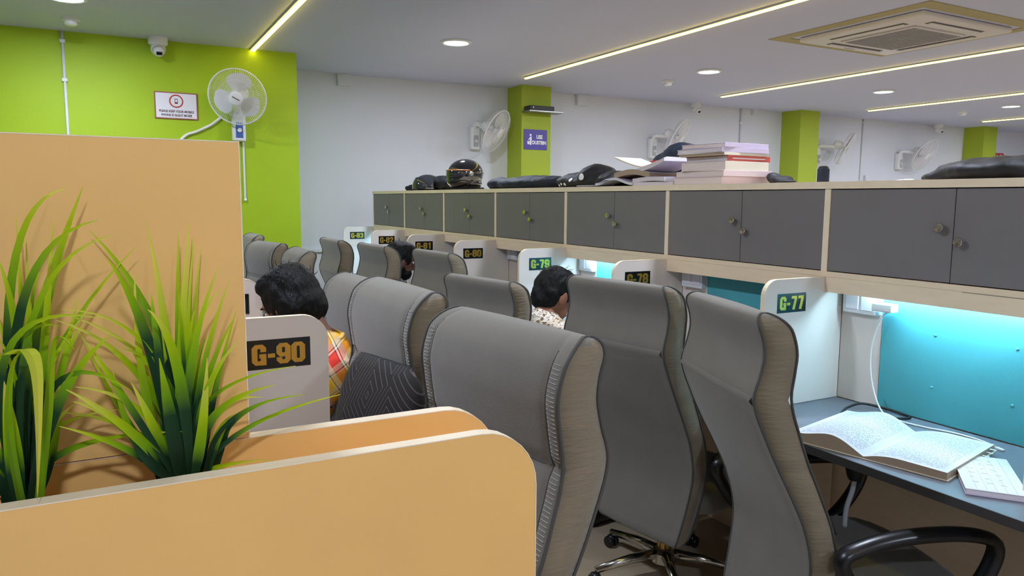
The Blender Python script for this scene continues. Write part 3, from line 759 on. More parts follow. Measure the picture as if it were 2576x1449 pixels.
# junction boxes
for x, z, s, lab in ((2.245, 2.742, .14, 'square white junction box on the back wall near the green wall'), (5.245, 2.735, .15, 'square white junction box right of the first pillar'), (8.215, 2.765, .1, 'small white junction box beside the conduit above the books'), (4.75, 2.47, .1, 'small white box on the back wall right of the device shelf'), (12.7, 2.77, .1, 'small white box beside the far security camera'), (10.75, 1.87, .11, 'small white socket at the foot of the far conduit')):
    t = thing('junction_box', lab, 'box', (x, YW, z), 0, 'white junction boxes')
    MB().rbox(-s/2, s/2, -.04, 0, -s*.45, s*.45, .006).build('box_body', 'wall_white', t); MB().rbox(-s*.42, s*.42, -.045, -.04, -s*.37, s*.37, .002).build('lid', 'wall_white', t)
# notice on green wall
t = thing('notice_sign', 'white notice with red ring about silent mobile phones on the green wall', 'sign', (.545, YG-.004, 2.27))
MB().rbox(-.168, .168, -.006, .004, -.112, .112, .002).build('frame', 'sign_brown', t)
MB().box(-.158, .158, -.0075, -.006, -.102, .102).build('face', 'sign_white', t)
MB().tube([(.05*math.cos(2*PI*k/32), -.009, .038+.05*math.sin(2*PI*k/32)) for k in range(32)], .005, 6, True).build('red_ring', 'sign_red', t, True)
MB().rbox(-.012, .012, -.0095, -.0078, .016, .058, .0005).build('phone_symbol', 'sign_text_dark', t)
MB().box(-.008, .008, -.0102, -.0095, .03, .052).build('phone_screen', 'sign_white', t)
for s, z in (('PLEASE KEEP YOUR MOBILE', -.048), ('PHONE IS SILENT MODE', -.08)):
    me = text_mesh(s, .026, .0006, .85); stand_text(me, (0, -.0082, z)); link('lettering', me, 'sign_text_dark', t)
# dustbin sign, shelf with device on the pillar
t = thing('dustbin_sign', 'purple USE DUSTBIN sign on the first green pillar', 'sign', (4.40, 7.598, 2.19))
MB().rbox(-.155, .155, -.004, .002, -.115, .115, .001).build('board', 'sign_purple', t)
for s, x, z, sz in (('USE', .05, .03, .06), ('DUSTBIN', .048, -.035, .056)):
    me = text_mesh(s, sz, .0022, .82); stand_text(me, (x, -.0048, z)); link('lettering', me, 'white_print', t)
fig = MB().prism([(-.108, -.055), (-.085, -.055), (-.085, -.02), (-.112, -.02)], 'y', -.0055, -.004).build('bin_symbol', 'white_print', t)
pm = MB(); pm.lathe([(.0005, 0), (.013, 0), (.013, .001), (.0005, .001)], 14, (-.068, -.0042, .052), (0, -1, 0))
pm.prism([(-.08, -.06), (-.056, -.06), (-.054, .03), (-.066, .038), (-.102, -.005), (-.098, -.012), (-.078, .012)], 'y', -.0055, -.004)
pm.build('person_symbol', 'white_print', t)
t = thing('device_shelf', 'small dark shelf carrying a set-top box on the first pillar', 'shelf', (4.43, 7.598, 2.5))
MB().rbox(-.215, .24, -.18, 0, -.012, .006, .003).build('shelf_board', 'steel_grey', t)
b = thing('set_top_box', 'flat dark set-top box on the pillar shelf', 'device', (4.39, 7.5, 2.507))
MB().rbox(-.16, .16, -.07, .07, 0, .05, .006).build('case', 'dark_plastic', b); MB().lathe([(.0005, 0), (.01, 0), (.008, .004), (.0005, .004)], 12, (-.12, -.07, .028), (0, -1, 0)).build('button', 'steel_grey', b)
tag(MB().tube(smooth_path([(4.615, 7.62, 2.02), (4.63, 7.7, 1.9), (4.66, 7.9, 1.75), (4.66, 7.92, 1.3)], 6), .008, 6).build('wall_cable', 'cable_white', None, True), 'loose white cable hanging right of the first green pillar', 'cable')
t = thing('red_sign', 'small red sign on the back wall right of the third pillar', 'sign', (14.42, YW-.002, 2.33)); MB().rbox(-.16, .16, -.008, 0, -.07, .07, .002).build('board', 'sign_red', t)
MB().prism([(-.11, 0), (-.04, .045), (-.04, .016), (.0, .016), (.0, -.016), (-.04, -.016), (-.04, -.045)], 'y', -.0095, -.008).build('arrow', 'white_print', t); MB().box(.03, .11, -.0095, -.008, -.04, .04).build('pictogram', 'white_print', t)
# ceiling air conditioner
t = thing('ceiling_air_conditioner', 'square four-way cassette air conditioner set in an olive frame in the ceiling', 'air conditioner', (5.47, 3.8, HC))
fr = MB(); o, i_ = .71, .60
for x0, x1, y0, y1 in ((-o, -i_, -.68, .68), (i_, o, -.68, .68), (-i_, i_, -.68, -.56), (-i_, i_, .56, .68)): fr.box(x0, x1, y0, y1, -.006, -.0005)
fr.build('surround', 'ac_frame', t)
pm = MB(); pm.rbox(-.54, .54, -.52, .52, -.04, -.001, .014); pm.build('fascia_panel', 'ac_panel', t, 'auto')
for k in range(4):
    R = Matrix.Rotation(k*PI/2, 4, 'Z')
    for nm, m_, x0, x1, y0, y1, z0, z1 in (('air_slot', 'slot_dark', -.31, .31, .38, .445, -.0425, -.04), ('louvre', 'ac_panel', -.30, .30, .40, .43, -.05, -.0435)):
        MB().rbox(x0, x1, y0, y1, z0, z1, .001).build(nm, m_, t).matrix_local = R
MB().rbox(-.31, .31, -.31, .31, -.052, -.04, .004).build('grille_frame', 'ac_panel', t)
g = MB()
for k in range(24): y = -.28+.56*k/23; g.box(-.285, .285, y-.007, y+.007, -.056, -.052)
g = g.build('grille_slats', 'grille', t); g['kind'] = 'stuff'
MB().rbox(-.06, .06, .455, .475, -.043, -.039, .001).build('brand_strip', 'grille', t)

# ---------------------------------------------------------------- desk things in the lit booth
def open_book():
    t = thing('open_book', 'thick open book with printed pages on the lit worktop of seat G-77', 'book', (2.09, 1.40, .7505), math.radians(12))
    H, Wd, T = .37, .225, .03          # along spine (x), half width (y), thickness
    def half(s):
        vs, fs, uvs = [], [], []; nx, ny = 2, 22
        for i in range(nx+1):
            x = -H/2+H*i/nx
            for j in range(ny+1):
                f = j/ny; y = s*Wd*f
                z = .006+(T*(1.0 if s > 0 else .78))*(math.sin(min(f*3.2, PI/2))**.8)*(1-.25*f)+(.016*math.sin(PI*min(f*1.1, 1))**2 if s > 0 else 0)
                if f == 0: z = .008
                vs.append((x, y, z)); uvs.append((i/nx, f))
        n = len(vs); vs += [(v[0], v[1]*1.0, .003) for v in vs]
        top = [(i*(ny+1)+j, i*(ny+1)+j+1, (i+1)*(ny+1)+j+1, (i+1)*(ny+1)+j) for i in range(nx) for j in range(ny)]
        side = []
        for j in range(ny): side += [(j, n+j, n+j+1, j+1), (nx*(ny+1)+j, nx*(ny+1)+j+1, n+nx*(ny+1)+j+1, n+nx*(ny+1)+j)]
        for i in range(nx): side += [(i*(ny+1)+ny, (i+1)*(ny+1)+ny, n+(i+1)*(ny+1)+ny, n+i*(ny+1)+ny)]
        me = bpy.data.meshes.new('page'); me.from_pydata(vs[:n], [], top); uv = me.uv_layers.new(name='UVMap')
        for l in me.loops: q = uvs[l.vertex_index]; uv.data[l.index].uv = (q[1] if s > 0 else 1-q[1], 1-q[0])
        me.polygons.foreach_set('use_smooth', [True]*len(me.polygons))
        bl = link('page_block', MB().add(vs, side).mesh('page_block'), 'page_edge', t)
        link('page', me, 'printed_page', bl)
    half(1); half(-1)
    MB().rbox(-H/2-.004, H/2+.004, -Wd-.004, Wd+.004, 0, .003, .001).build('cover', 'cover_cream', t)
    for k in range(3): MB().box(.08+k*.03, .09+k*.03, -Wd-.018, -Wd+.01, .012+.003*k, .0125+.003*k).build('page_tab', 'paper', t)
open_book()
t = thing('notebook', 'squared paper notebook at the right edge of the lit worktop', 'notebook', (2.071, 1.101, .7505), math.radians(38))
MB().rbox(-.15, .15, -.07, .07, 0, .003, .001).build('cover', 'cover_lilac', t)
MB().rbox(-.149, .149, -.069, .069, .003, .016, .001).build('page_block', 'page_edge_white', t)
s = MB().box(-.15, .149, -.07, .071, .0162, .0168).build('top_sheet', 'paper', t)
for k in range(5): MB().box(-.145, .145, -.045+.022*k, -.0442+.022*k, .0169, .0172).build('ruled_line', 'grey_plastic', s)
for k in range(6):
    mb = MB(); x = .11-.04*k
    for j in range(3): mb.tube([(x+random.uniform(-.006, .006), .05-.03*j-.01*random.random(), .0172), (x+random.uniform(-.006, .006), .038-.03*j-.01*random.random(), .0172)], .0004, 4)
    o = mb.build('handwriting', 'grey_plastic', s); o['kind'] = 'stuff'
t = thing('phone_charger', 'white phone charger plugged in under the cabinet at seat G-77', 'charger', (2.40, 1.655, 1.125))
MB().rbox(-.02, .02, -.03, .05, -.012, .018, .005).build('charger_body', 'white_plastic', t)
t = thing('charging_cable', 'thin white charging cable hanging from the charger and lying across the worktop', 'cable', (2.4, 1.63, 1.115))
pts = [(2.40, 1.63, 1.118), (2.405, 1.67, 1.10), (2.41, 1.705, 1.02), (2.41, 1.715, .93), (2.40, 1.69, .83), (2.36, 1.62, .765), (2.345, 1.55, .756), (2.36, 1.46, .7535), (2.385, 1.385, .7535), (2.385, 1.30, .7535), (2.36, 1.235, .7535)]
MB().tube([Vector(p)-Vector((2.4, 1.63, 1.115)) for p in smooth_path(pts, 6)], .003, 6).build('cord', 'cable_white', t, True)
MB().rbox(-.006, .006, -.028, .0, 0, .007, .002).build('plug', 'white_plastic', t, 'auto', Vector((2.355, 1.232, .7505))-Vector((2.4, 1.63, 1.115))).rotation_euler = (0, 0, -.35)
tag(MB().tube(smooth_path([(2.25, 1.70, .756), (2.30, 1.715, .765), (2.37, 1.71, .772), (2.42, 1.66, .762), (2.43, 1.59, .756), (2.41, 1.55, .756), (2.35, 1.57, .756)], 7), .0045, 8).build('power_lead', 'cable_black', None, True), 'black power lead looped on the lit worktop behind the open book', 'cable')
t = thing('cable_grommet', 'black tapered fitting with a bent grey tube under the lit worktop', 'fitting', (1.96, 1.42, .724))
MB().lathe([(.0005, 0), (.036, 0), (.026, -.05), (.02, -.065), (.0005, -.065)], 16).build('fitting_body', 'black_plastic', t, 'auto')
MB().tube(smooth_path([(0, 0, -.05), (-.004, .004, -.1), (-.012, .015, -.16), (-.012, .018, -.22)], 6), .008, 8).build('bent_tube', 'grey_plastic', t, True)

# ---------------------------------------------------------------- things on top of the cabinets
ZC = 1.5723
def blob(name, label, cat, base, parts, mt, vox=.012, amp=.012, fs=18, group=None, flat=True):
    t = thing(name, label, cat, base, 0, group); mb = MB()
    for c, r in parts: mb.ell(c, r, 12)
    def dsp(co, n):
        v = Vector(co)+Vector(base)
        d = (noise.noise(v*fs)+.5*noise.noise(v*fs*2.3))*amp+(abs(noise.noise(Vector((v.x*4, v.y*9, v.z*30))))-.25)*amp*.9
        p = Vector(co)+Vector(n)*d
        if flat and p.z < .001: p.z = .001
        return p
    remesh(mb, 'cloth_body', mt, vox, t, 3, dsp); return t
def helmet():
    t = thing('motorcycle_helmet', 'glossy black full-face motorcycle helmet on the right cabinets', 'helmet', (2.5, 5.42, ZC), math.radians(190))
    mb = MB(); mb.ell((0, 0, .125), (.15, .125, .118), 18); mb.ell((.05, 0, .07), (.11, .108, .062), 16); mb.ell((-.03, 0, .05), (.11, .112, .05), 16)
    def cut(co, n):
        p = Vector(co)
        if p.z < .004: p.z = .004
        return p
    remesh(mb, 'shell', 'helmet_black', .006, t, 6, cut)
    def patch(rx, ry, rz, a0, a1, e0, e1, cz):
        vs = []; fs = []; na, ne = 24, 10
        for i in range(ne+1):
            e = e0+(e1-e0)*i/ne
            for j in range(na+1):
                a = a0+(a1-a0)*j/na; vs.append((rx*math.cos(e)*math.cos(a), ry*math.cos(e)*math.sin(a), cz+rz*math.sin(e)))
        for i in range(ne):
            for j in range(na): q = i*(na+1)+j; fs.append((q, q+1, q+na+2, q+na+1))
        return MB().add(vs, fs)
    D = math.radians
    patch(.163, .131, .128, D(-78), D(78), D(-36), D(14), .12).build('visor', 'visor', t, True)
    MB().tube([(.165*math.cos(D(14))*math.cos(a), .133*math.cos(D(14))*math.sin(a), .12+.13*math.sin(D(14))) for a in [D(-74+148*k/24) for k in range(25)]], .004, 6).build('visor_trim', 'orange_reflection', t, True)
    for s in (-1, 1): MB().lathe([(.0005, 0), (.02, 0), (.018, .006), (.0005, .007)], 16, (.03, s*.124, .125), (0, s, 0)).build('visor_pivot', 'chrome', t, 'auto')
    MB().tube([(-.02+.13*math.cos(a), .12*math.sin(a), .012) for a in [2*PI*k/28 for k in range(28)]], .008, 8, True).build('neck_roll', 'helmet_lining', t, True)
    MB().rbox(-.16, -.12, -.03, .03, .12, .145, .008).build('rear_vent', 'dark_plastic', t, 'auto')
helmet()
def open_helmet():
    t = thing('open_face_helmet', 'dark half helmet with clear visor left of the full-face helmet', 'helmet', (2.46, 6.12, ZC), math.radians(200))
    mb = MB(); mb.ell((0, 0, .055), (.13, .11, .085), 14)
    remesh(mb, 'shell', 'helmet_black', .008, t, 4, lambda co, n: Vector((co[0], co[1], max(co[2], .002))))
    vs = []; fs = []
    for i in range(7):
        for j in range(17):
            a = math.radians(-75+150*j/16); z = .012+.1*i/6; q_ = math.sqrt(1-((z-.03)/.13)**2); vs.append((.142*q_*math.cos(a), .122*q_*math.sin(a), z))
    for i in range(6):
        for j in range(16): q = i*17+j; fs.append((q, q+1, q+18, q+17))
    MB().add(vs, fs).build('visor', 'visor', t, True)
open_helmet()
blob('dark_cloth', 'black cloth bundle lying around the half helmet, leftmost on the cabinets', 'cloth', (2.58, 6.35, ZC), [((0, 0, .045), (.1, .25, .06)), ((0, .3, .025), (.09, .25, .04)), ((0, -.25, .055), (.1, .25, .075))], 'cloth_black')
blob('folded_jacket', 'dark navy jacket folded flat right of the full-face helmet', 'jacket', (2.5, 4.45, ZC), [((0, 0, .03), (.13, .4, .05)), ((-.02, .32, .035), (.1, .13, .05)), ((.02, -.1, .06), (.09, .24, .03)), ((0, -.32, .035), (.1, .2, .05))], 'cloth_navy', amp=.007, fs=9)
t = blob('printed_bag', 'black bag with white printed patches sagging beside the loose papers', 'bag', (2.52, 3.62, ZC), [((0, .0, .06), (.12, .13, .075)), ((0, .0, .095), (.09, .07, .04)), ((0, .16, .035), (.11, .26, .06)), ((0, -.2, .035), (.11, .24, .055)), ((0, .05, .03), (.12, .36, .04))], 'nylon_black', amp=.005)
from mathutils.bvhtree import BVHTree
def print_on(t, y0, z0, r, nm, mt):
    me = t.children[0].data; bv = BVHTree.FromPolygons([v.co for v in me.vertices], [p.vertices for p in me.polygons])
    n = 12; vs = []
    for i in range(3):
        for k in range(n):
            a = 2*PI*k/n; h = bv.ray_cast(Vector((-1, y0+r*1.3*i/2*math.cos(a), z0+r*i/2*math.sin(a))), Vector((1, 0, 0)))
            if h[0] is None: return
            vs.append(h[0]-Vector((.0015, 0, 0)))
    MB().add(vs, [(i*n+k, i*n+(k+1) % n, (i+1)*n+(k+1) % n, (i+1)*n+k) for i in range(2) for k in range(n)]).build(nm, mt, t, True)
for y, z, r in ((.0, .06, .02), (.13, .045, .012), (.07, .015, .018), (.2, .02, .009), (.24, .022, .008), (.28, .015, .008)):
    print_on(t, y, z, r, 'printed_patch', 'white_print')
def book(label, c, size, rz, cover, pages, spine_side=-1, band=None, group='books stacked on the cabinets', bend=0):
    sx, sy, sz = size; t = thing('book', label, 'book', c, math.radians(rz), group); ct = min(.0025, sz*.12)
    MB().rbox(-sx/2+.002, sx/2-.003, -sy/2+.003, sy/2-.003, ct, sz-ct, .001).build('page_block', pages, t)
    cv = MB().rbox(-sx/2, sx/2, -sy/2, sy/2, 0, ct, .0008); cv.rbox(-sx/2, sx/2, -sy/2, sy/2, sz-ct, sz, .0008)
    cv.rbox(-sx/2, sx/2, -sy/2-.001, -sy/2+.0015, 0, sz, .0006) if spine_side else None
    o = cv.build('cover', cover, t)
    if band: MB().rbox(-sx/2+.03, sx/2-.03, -sy/2-.0016, -sy/2-.0008, sz*.42, sz*.6, .0003).build('spine_lettering', band, t)
    return t
z = ZC+.0005
stack = [('thick pink-white exam book, lowest of the tall stack', .034, 'cover_pink', 'page_pink', 1, None), ('thick pale exam book, second from below in the tall stack', .026, 'cover_pink', 'page_pink', -2, None),
         ('cream-white exam book, third from below in the tall stack', .04, 'cover_cream', 'page_pink', 3, None), ('red-spined book with white lettering sticking out of the tall stack', .026, 'cover_red', 'page_edge_white', 2, 'white_print'),
         ('thin cream booklet above the red-spined book', .012, 'cover_cream', 'page_edge', 4, None), ('lilac-white booklet, second from the top of the tall stack', .022, 'cover_lilac', 'page_edge_white', -1, None), ('curling lilac booklet on top of the tall stack', .02, 'cover_lilac', 'page_pink', 2, None)]
for i, (lab, h, cv, pg, rz, bd) in enumerate(stack):
    dx = (0, .004, .0, .03, .0, .006, .008)[i]; book('%s' % lab, (2.505+dx, 2.60+(.012, .0, -.012, .0, .006, .012, .0)[i], z), ((.29, .285, .28, .27, .28, .28, .275)[i], (.31, .325, .27, .26, .28, .30, .27)[i], h), rz, cv, pg, 1, bd); z += h+.0004
# slumped pile left of the stack
def sagging(label, c, size, rz, mt_top, mt_edge, curl, name='paper_bundle', rx=0):
    sx, sy, sz = size; t = thing(name, label, 'papers', c, math.radians(rz), 'loose papers on the cabinets'); n = 18
    rs = []
    for j in range(n+1):
        f = j/n; y = -sy/2+sy*f; z0 = curl(f); rs.append([(-sx/2, y, z0), (sx/2, y, z0), (sx/2, y, z0+sz), (-sx/2, y, z0+sz)])
    MB().rings(rs).build('sheets', mt_edge, t)
    rs = [[(p[0][0]-.001, p[0][1], p[2][2]), (p[1][0]+.001, p[0][1], p[2][2]), (p[1][0]+.001, p[0][1], p[2][2]+.0012), (p[0][0]-.001, p[0][1], p[2][2]+.0012)] for p in rs]
    MB().rings(rs).build('top_sheet', mt_top, t)
    return t
sagging('flat white paper bundle under the slumped pile beside the tall stack', (2.47, 2.93, ZC+.001), (.22, .30, .016), 2, 'paper', 'page_edge_white', lambda f: 0)
sagging('lilac booklet, second layer of the slumped pile', (2.47, 2.95, ZC+.019), (.22, .28, .02), -5, 'cover_lilac', 'page_edge_white', lambda f: .004*math.sin(f*4))
sagging('thick white booklet bent over in the slumped pile', (2.46, 3.10, ZC+.042), (.21, .26, .026), 6, 'paper', 'page_edge', lambda f: -.004+.02*math.sin(f*PI))
sagging('lilac booklet leaning up against the tall stack', (2.46, 2.97, ZC+.066), (.2, .3, .016), -4, 'cover_lilac', 'page_edge_white', lambda f: .05*(1-f)**2)
sagging('curled cream magazine on top of the slumped pile', (2.47, 3.06, ZC+.09), (.2, .36, .006), 8, 'cover_cream', 'cover_cream', lambda f: .06*abs(f-.45)**1.3*2)
sagging('white and lilac sheet drooping over the cabinet edge', (2.42, 3.42, ZC+.002), (.16, .36, .003), -8, 'paper', 'cover_lilac', lambda f: .03*max(0, 1-3*f)+.002)
sagging('lilac leaflet folded at the front of the pile', (2.40, 3.22, ZC+.004), (.13, .30, .012), 4, 'cover_lilac', 'paper', lambda f: .028*math.sin(PI*f)**2)
MBt = tag(MB().rbox(2.40, 2.43, 2.95, 3.0, ZC+.118, ZC+.124, .002).build('red_tag', 'sign_red'), 'tiny red tag on the slumped pile', 'tag')
blob('navy_cap_bag', 'dark navy cloth bag resting on the slumped pile behind the tall stack', 'bag', (2.66, 3.08, ZC+.0), [((0, 0, .09), (.09, .15, .1)), ((0, -.03, .16), (.09, .13, .07)), ((0, .08, .13), (.08, .1, .06))], 'cloth_navy', amp=.008)
blob('black_strap', 'black strap end behind the tall stack of books', 'strap', (2.62, 2.36, ZC), [((0, 0, .02), (.05, .06, .02)), ((-.02, -.05, .012), (.04, .05, .012)), ((.0, .04, .035), (.03, .03, .02))], 'nylon_black', .008, .004)
t = thing('bottle', 'small black cylindrical bottle right of the second pillar', 'bottle', (2.62, 2.135, ZC))
MB().lathe([(.0005, 0), (.0225, 0), (.024, .003), (.024, .058), (.0225, .062), (.0005, .062)], 24).build('bottle_body', 'cloth_navy', t, 'auto'); MB().lathe([(.021, .062), (.021, .066), (.017, .072), (.006, .075), (.0005, .075)], 24).build('cap', 'black_plastic', t, 'auto')
blob('black_bag', 'large black bag lying on the cabinets at the right edge', 'bag', (2.62, 1.42, ZC), [((0, 0, .03), (.16, .22, .05)), ((0, -.15, .03), (.15, .22, .055)), ((0, .15, .015), (.12, .12, .028))], 'nylon_black', amp=.006)
blob('crumpled_wrapper', 'crumpled white wrapper left of the black bag', 'wrapper', (2.55, 1.71, ZC), [((0, 0, .004), (.02, .03, .007)), ((0, .03, .003), (.015, .02, .005))], 'paper', .004, .003, 60)
# ---------------------------------------------------------------- grass plants
BLADES1=[(0.047,0.84,1.198,0.055,0.85,1.329,0.033,0.86,1.475,10.4,0),(0.052,0.83,1.2,0.055,0.83,1.333,0.071,0.83,1.474,10.4,0),(0.055,0.85,1.193,0.057,0.863,1.364,0.063,0.86,1.463,7.2,0),(0.058,0.86,1.189,0.066,0.873,1.328,0.077,0.87,1.456,6.4,0),(0.06,0.84,1.195,0.068,0.863,1.331,0.085,0.87,1.447,7.2,0),(0.057,0.82,1.203,0.052,0.794,1.334,0.094,0.8,1.43,8,0),(0.062,0.84,1.195,0.067,0.827,1.315,0.109,0.83,1.415,6.4,0),(0.058,0.84,1.195,0.063,0.847,1.366,-0.019,0.87,1.466,10.4,0),(0.05,0.83,1.2,0.034,0.807,1.385,-0.005,0.8,1.443,11.2,0),(0.046,0.83,1.201,0.013,0.814,1.291,0.019,0.83,1.423,8.8,0),(0.051,0.82,1.204,0.032,0.794,1.365,0.032,0.8,1.406,8,0),(0.061,0.82,1.204,0.057,0.771,1.372,0.027,0.77,1.395,10.4,0),(0.066,0.84,1.194,0.064,0.83,1.294,0.11,0.82,1.374,8,0),(0.069,0.83,1.199,0.062,0.794,1.31,0.109,0.79,1.354,8,0),(0.073,0.85,1.192,0.083,0.863,1.265,0.118,0.86,1.377,7.2,0),(0.069,0.83,1.197,0.06,0.797,1.297,0.143,0.78,1.307,9.6,0),(0.072,0.84,1.193,0.072,0.83,1.298,0.136,0.82,1.285,7.2,0),(0.074,0.84,1.195,0.091,0.83,1.274,0.152,0.82,1.281,8,0),(0.077,0.83,1.196,0.074,0.807,1.289,0.176,0.8,1.288,4.8,0),(0.087,0.85,1.194,0.094,0.837,1.263,0.115,0.84,1.26,12,0),(0.077,0.83,1.2,0.088,0.817,1.268,0.111,0.82,1.27,9.6,0),(0.046,0.83,1.201,0.013,0.807,1.255,-0.052,0.8,1.285,7.2,0),(0.05,0.83,1.2,0.011,0.794,1.281,-0.044,0.79,1.322,9.6,0),(0.049,0.84,1.197,-0.005,0.814,1.294,-0.042,0.82,1.303,7.2,0),(0.057,0.82,1.203,0.006,0.807,1.225,-0.005,0.81,1.332,9.6,0),(0.054,0.84,1.196,0.012,0.85,1.232,-0.033,0.86,1.366,6.4,0),(0.049,0.82,1.204,-0.008,0.794,1.333,-0.026,0.8,1.364,6.4,0),(0.049,0.84,1.197,0.05,0.85,1.266,0.013,0.86,1.341,12.8,0),(0.057,0.85,1.192,0.065,0.86,1.257,0.061,0.87,1.348,14.4,0),(0.061,0.85,1.191,0.071,0.86,1.25,0.079,0.87,1.342,12.8,0),(0.051,0.82,1.204,0.044,0.794,1.279,0.036,0.8,1.342,13.6,0),(0.063,0.82,1.202,0.074,0.794,1.261,0.08,0.8,1.338,10.4,0),(0.042,0.83,1.202,0.036,0.807,1.257,0.01,0.8,1.321,11.2,0),(0.063,0.823,1.201,0.059,0.807,1.36,0.07,0.791,1.389,5.6,0),(0.054,0.842,1.196,0.046,0.838,1.308,0.175,0.834,1.313,4.8,0),(0.068,0.851,1.19,0.059,0.827,1.356,0.073,0.803,1.457,4,0),(0.065,0.839,1.195,0.056,0.843,1.34,0.085,0.848,1.347,6.4,0),(0.049,0.824,1.203,0.036,0.812,1.304,-0.037,0.801,1.321,6.4,0),(0.058,0.853,1.191,0.066,0.845,1.315,0.084,0.836,1.354,6.4,0),(0.05,0.86,1.19,0.031,0.852,1.27,-0.062,0.844,1.289,5.6,0),(0.065,0.849,1.191,0.031,0.828,1.348,-0.049,0.807,1.385,7.2,0),(0.065,0.834,1.196,0.058,0.815,1.361,0.056,0.795,1.405,4,0),(0.045,0.822,1.204,0.068,0.83,1.343,0.084,0.839,1.351,7.2,0),(0.058,0.832,1.198,0.056,0.814,1.386,-0.043,0.796,1.396,4,0),(0.067,0.831,1.197,0.091,0.838,1.259,0.228,0.845,1.271,5.6,0),(0.059,0.841,1.195,0.064,0.841,1.337,-0.04,0.842,1.384,7.2,0),(0.061,0.831,1.198,0.076,0.836,1.217,0.148,0.841,1.206,5.6,0),(0.055,0.859,1.189,0.065,0.837,1.329,0.003,0.815,1.352,7.2,0),(0.053,0.839,1.197,0.058,0.841,1.371,0.102,0.844,1.403,5.6,0)]
BLADES2=[(-0.089,0.84,1.196,-0.092,0.866,1.335,-0.022,0.86,1.51,16,0),(-0.091,0.83,1.2,-0.102,0.82,1.497,-0.035,0.81,1.507,7.2,0),(-0.087,0.82,1.203,-0.101,0.794,1.461,-0.01,0.8,1.478,8,0),(-0.085,0.82,1.203,-0.091,0.784,1.448,0.004,0.78,1.465,5.6,0),(-0.085,0.84,1.195,-0.061,0.83,1.352,-0.047,0.82,1.478,8,0),(-0.095,0.85,1.193,-0.078,0.863,1.345,-0.08,0.86,1.482,5.6,0),(-0.089,0.84,1.196,-0.074,0.84,1.323,-0.071,0.84,1.464,7.2,0),(-0.091,0.83,1.2,-0.07,0.82,1.365,-0.092,0.81,1.448,9.6,0),(-0.083,0.83,1.198,-0.097,0.853,1.323,0.022,0.86,1.449,6.4,0),(-0.084,0.83,1.199,-0.053,0.817,1.313,-0.031,0.82,1.403,8.8,0),(-0.082,0.82,1.202,-0.059,0.797,1.329,-0.004,0.79,1.371,10.4,0),(-0.082,0.84,1.195,-0.062,0.85,1.312,-0.03,0.86,1.374,8,0),(-0.087,0.82,1.203,-0.126,0.784,1.423,-0.012,0.78,1.388,6.4,0),(-0.088,0.83,1.199,-0.103,0.82,1.399,-0.047,0.81,1.379,6.4,0),(-0.079,0.83,1.202,-0.072,0.794,1.39,0.01,0.79,1.314,6.4,0),(-0.095,0.84,1.197,-0.09,0.85,1.311,-0.116,0.86,1.399,14.4,0),(-0.097,0.83,1.201,-0.087,0.807,1.307,-0.106,0.8,1.356,12.8,0),(-0.089,0.84,1.196,-0.081,0.85,1.284,-0.089,0.86,1.374,17.6,0),(-0.085,0.85,1.191,-0.075,0.86,1.284,-0.068,0.87,1.359,16,0),(-0.081,0.83,1.202,-0.061,0.817,1.287,-0.05,0.82,1.323,13.6,0),(-0.09,0.82,1.204,-0.089,0.797,1.286,-0.091,0.79,1.335,14.4,0),(-0.097,0.83,1.201,-0.1,0.817,1.267,-0.113,0.82,1.278,11.2,0),(-0.08,0.84,1.196,-0.061,0.85,1.254,-0.05,0.86,1.306,12,0),(-0.1,0.84,1.198,-0.104,0.817,1.255,-0.119,0.81,1.263,9.6,0),(-0.086,0.83,1.199,-0.08,0.828,1.332,-0.08,0.827,1.336,5.6,0),(-0.084,0.854,1.19,-0.08,0.832,1.327,-0.092,0.811,1.348,4,0),(-0.092,0.829,1.201,-0.078,0.842,1.335,-0.075,0.854,1.391,4.8,0),(-0.086,0.844,1.194,-0.086,0.855,1.319,-0.103,0.866,1.395,4.8,0),(-0.096,0.855,1.191,-0.081,0.841,1.24,-0.156,0.826,1.265,4,0),(-0.083,0.853,1.19,-0.076,0.845,1.269,-0.038,0.836,1.298,5.6,0),(-0.092,0.832,1.2,-0.083,0.843,1.32,-0.023,0.854,1.388,5.6,0),(-0.092,0.821,1.204,-0.074,0.822,1.293,-0.169,0.823,1.325,6.4,0),(-0.086,0.857,1.189,-0.088,0.832,1.274,0.055,0.808,1.262,7.2,0),(-0.081,0.854,1.189,-0.086,0.857,1.38,-0.153,0.859,1.394,4,0),(-0.089,0.856,1.19,-0.076,0.859,1.416,-0.063,0.862,1.426,4,0),(-0.087,0.83,1.199,-0.074,0.811,1.342,-0.097,0.792,1.381,4,0),(-0.091,0.839,1.197,-0.092,0.846,1.287,0,0.853,1.281,4.8,0),(-0.08,0.83,1.198,-0.091,0.821,1.283,-0.111,0.812,1.331,4.8,0),(-0.087,0.831,1.199,-0.078,0.821,1.324,-0.068,0.811,1.402,6.4,0),(-0.099,0.854,1.192,-0.079,0.853,1.314,-0.089,0.852,1.328,4,0)]
